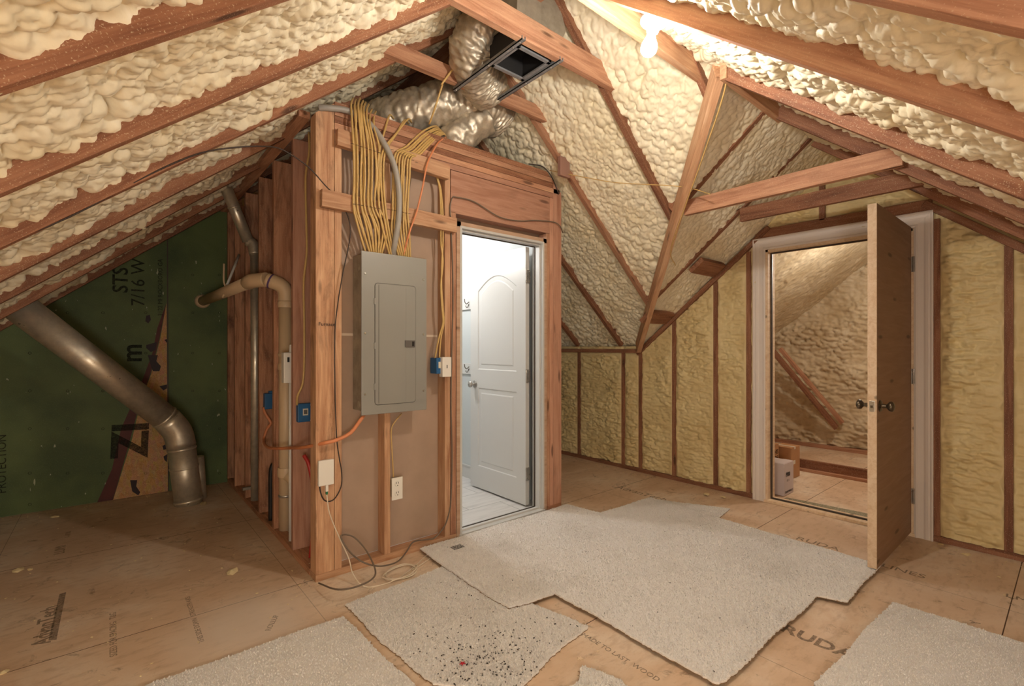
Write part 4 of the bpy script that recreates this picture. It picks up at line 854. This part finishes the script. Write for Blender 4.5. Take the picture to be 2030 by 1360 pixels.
c_rear, pr = carpet('carpet_remnant', P_rear, 'small carpet offcut sticking out behind the largest piece toward the foam wall', .010, 0.0, 4)
c_right, pg = carpet('carpet_remnant', P_right, 'cream carpet remnant at the bottom right corner', .012, 0, 5)
c_small, ps = carpet('carpet_remnant', P_small, 'small carpet corner peeking in at the bottom centre edge', .012, 0, 6)
# tufts as real geometry so that the pile breaks up the light
def tufts(rt, poly, n_, z, seed, y_lo=-9):
    rs = np.random.RandomState(seed); xs_ = [p[0] for p in poly]; ys_ = [p[1] for p in poly]; pts = []
    A = rs.rand(n_*2, 2)*[max(xs_)-min(xs_), max(ys_)-min(ys_)]+[min(xs_), min(ys_)]
    c_ = np.zeros(len(A), bool)
    for i in range(len(poly)):
        x1, y1 = poly[i]; x2, y2 = poly[i-1]
        if y1 != y2: c_ ^= ((y1 > A[:, 1]) != (y2 > A[:, 1])) & (A[:, 0] < (x2-x1)*(A[:, 1]-y1)/(y2-y1)+x1)
    A = A[c_][:n_]; m_ = len(A)
    if not m_: return
    ang = rs.rand(m_)*6.28; ln = .004+.003*rs.rand(m_); base = np.stack([A[:, 0], A[:, 1], np.full(m_, z)], -1)
    tip = base+np.stack([np.cos(ang)*.003, np.sin(ang)*.003, ln], -1); s_ = np.stack([np.cos(ang+1.57), np.sin(ang+1.57), np.zeros(m_)], -1)*.0022
    V = np.concatenate([base-s_, base+s_, tip], 0); idx = np.arange(m_); Fc = np.stack([idx, idx+m_, idx+2*m_], -1)
    me = bpy.data.meshes.new('pile_tufts'); me.from_pydata(V.tolist(), [], Fc.tolist()); me.update(); o = link('pile_tufts', me, CARPET, rt); o['kind'] = 'stuff'
tufts(c_mid, pm, 26000, .012, 1); tufts(c_left, pl, 26000, .012, 2); tufts(c_big, pb, 90000, .0245, 3); tufts(c_right, pg, 24000, .012, 5); tufts(c_rear, pr, 6000, .01, 4); tufts(c_small, ps, 3000, .012, 6)
# ------------------------------------------------------------------ crumbs and scraps
def crumbs(name, pts, smin, smax, mat, seed, flat=.5):
    rg_ = random.Random(seed); bm = bmesh.new()
    for x, y, z in pts:
        s_ = rg_.uniform(smin, smax); r = bmesh.ops.create_icosphere(bm, subdivisions=1, radius=s_)
        a_ = rg_.uniform(0, 6.28); k = rg_.uniform(.5, 1.8)
        for v in r['verts']:
            c = v.co*(1+rg_.uniform(-.35, .35)); c = Vector((c.x*k, c.y, c.z*flat)); v.co = Vector((x+c.x*math.cos(a_)-c.y*math.sin(a_), y+c.x*math.sin(a_)+c.y*math.cos(a_), z+s_*flat*.6+c.z))
    return link(name, mesh_from(bm, name), mat)
rg_ = random.Random(5); pts = []
cA = atZ(900, 1300); 
for _ in range(330):
    x = rg_.gauss(1.13, .13); y = rg_.gauss(1.50, .13)
    if inside(x, y, pm): pts.append((x, y, .013))
for _ in range(90):
    x = rg_.uniform(.9, 1.6); y = rg_.uniform(1.3, 2.2)
    if inside(x, y, pm): pts.append((x, y, .013))
tag(crumbs('dark_crumbs', pts, .0015, .0042, CRUMB, 2), 'scatter of dark crumbs on the middle carpet remnant', 'crumbs', None, 'stuff')
pts = []
for _ in range(150):
    x = rg_.uniform(1.5, 3.3); y = rg_.uniform(.8, 2.55)
    if inside(x, y, pb): pts.append((x, y, .0255))
tag(crumbs('dark_crumbs', pts, .0015, .0032, CRUMB, 3), 'sparse dark specks on the largest carpet piece', 'crumbs', None, 'stuff')
pts = [(rg_.uniform(-.6, .8), rg_.uniform(2.3, 5.0)**1, 0) for _ in range(170)]+[(rg_.uniform(3.3, 4.0), rg_.uniform(-.1, 1.6), 0) for _ in range(60)]+[(4.02-abs(rg_.gauss(0, .05)), rg_.uniform(1.8, 3.9), 0) for _ in range(170)]+[(4.02-abs(rg_.gauss(0, .05)), rg_.uniform(-.3, .55), 0) for _ in range(70)]+[(rg_.uniform(-.7, .8), 5.08-abs(rg_.gauss(0, .05)), 0) for _ in range(90)]+[(rg_.uniform(.85, .95), rg_.uniform(2.75, 4.9), .038) for _ in range(60)]
tag(crumbs('foam_crumbs', pts, .0012, .0048, CRUMBF, 4, .5), 'tiny cream foam crumbs scattered over the attic floor', 'crumbs', None, 'stuff')
for i, (x, y, s_, lb) in enumerate([(458, 1136, .03, 'foam scrap lying alone on the floor left of the closet corner'), (35, 1132, .035, 'larger foam scrap at the left edge of the floor'), (60, 1135-5, .02, 'foam scrap touching the larger one at the left edge'), (110, 1025, .022, 'foam scrap near the foot of the green wall'), (8, 1335, .02, 'foam scrap in the bottom left corner'), (1914, 1100, .022, 'foam scrap on the floor right of the open slab door'), (1865, 1080, .018, 'foam scrap close to the right end of the foam wall'), (403, 1000, .03, 'foam scrap wedged at the foot of the round vent duct'), (1400, 983, .035, 'long foam scrap on the small rear carpet offcut'), (1434, 988, .02, 'foam scrap at the edge of the small rear carpet offcut')]):
    p = atZ(x, y); o = crumbs('foam_scrap', [(p.x, p.y, .0)], s_*.8, s_, CRUMBF, 20+i, .32)
    if i in (8, 9): o.location.z = .010
    tag(o, lb, 'foam scrap')
def star(x, y, z, r, mat, lb, rot=0):
    pts = [(x+(r if k % 2 == 0 else r*.42)*math.cos(rot+k*math.pi/5), y+(r if k % 2 == 0 else r*.42)*math.sin(rot+k*math.pi/5), z) for k in range(10)]
    o = prism('star_scrap', pts, (0, 0, .002), mat); tag(o, lb, 'star scrap')
REDS = metal('red_foil', sr(214,40,50), .25)
p = atZ(917, 1316, .018); star(p.x, p.y, .019, .014, REDS, 'tiny shiny red star among the crumbs on the middle carpet', .3)
CREAMS = plain('cream_paper', sr(232,208,178), .7)
p = atZ(1150, 1306); star(p.x, p.y, .001, .014, CREAMS, 'cream star scrap on the bare floor right of the middle carpet', .5)
p = atZ(1185, 1292); star(p.x, p.y, .001, .009, CREAMS, 'smaller star scrap beside the cream one on the bare floor', 1.1)
nl = box('metal_tag', (1.60, 2.44, .0246), (1.675, 2.49, .0265), PANELD, None, .0005); tag(nl, 'dark metal tag lying on the carpet before the bathroom door', 'scrap')
# ------------------------------------------------------------------ printing on the floor panels
def ftext(s, x, y, size, ang, mat=PRINT, bold=0.0, sq=1.0, z=.0010):
    p = atZ(x, y); a_ = math.radians(ang); ux = Vector((math.cos(a_), math.sin(a_), 0)); uy = Vector((-math.sin(a_), math.cos(a_), 0))
    return text('floor_print', s, frame((p.x, p.y, z), ux, uy), size, mat, fl, bold, .0003, squeeze=sq)
ftext('AdvanTech', 92, 1238, .085, 90, bold=.0015); 
p = atZ(112, 1222); prism('floor_print_bar', [atZ(118, 1178, .001), atZ(131, 1174, .001), atZ(112, 1268, .001), atZ(96, 1270, .001)], (0,0,.0006), PRINT, fl)
ftext('SIZED FOR SPACING   T&G', 225, 1255, .035, 90); ftext('THIS SIDE DOWN   STRENGTH AXIS', 385, 1225, .03, 90); ftext('ROLLUP', 540, 1235, .035, 60)
ftext('LUMI', 120, 1090, .07, 90); ftext('1-1/8 IN', 135, 1060, .04, 90)
ftext('RUDA', 1618, 1272, .10, -90, bold=.003); ftext('LINES', 1790, 1132, .08, -90); ftext('MADE TO LAST  WOOD', 1225, 1300, .035, -90)
ftext('AdvanTech', 1270, 978, .11, -90); ftext('RUDA', 1620, 1078, .09, -90); ftext('Y', 1935, 1235, .05, 20); ftext('LMI', 2022, 1188, .07, -90)
prism('floor_chalk', [atZ(1560, 986, .001), atZ(1720, 1018, .001), atZ(1720, 1028, .001), atZ(1540, 992, .001)], (0,0,.0006), PRINTG, fl)
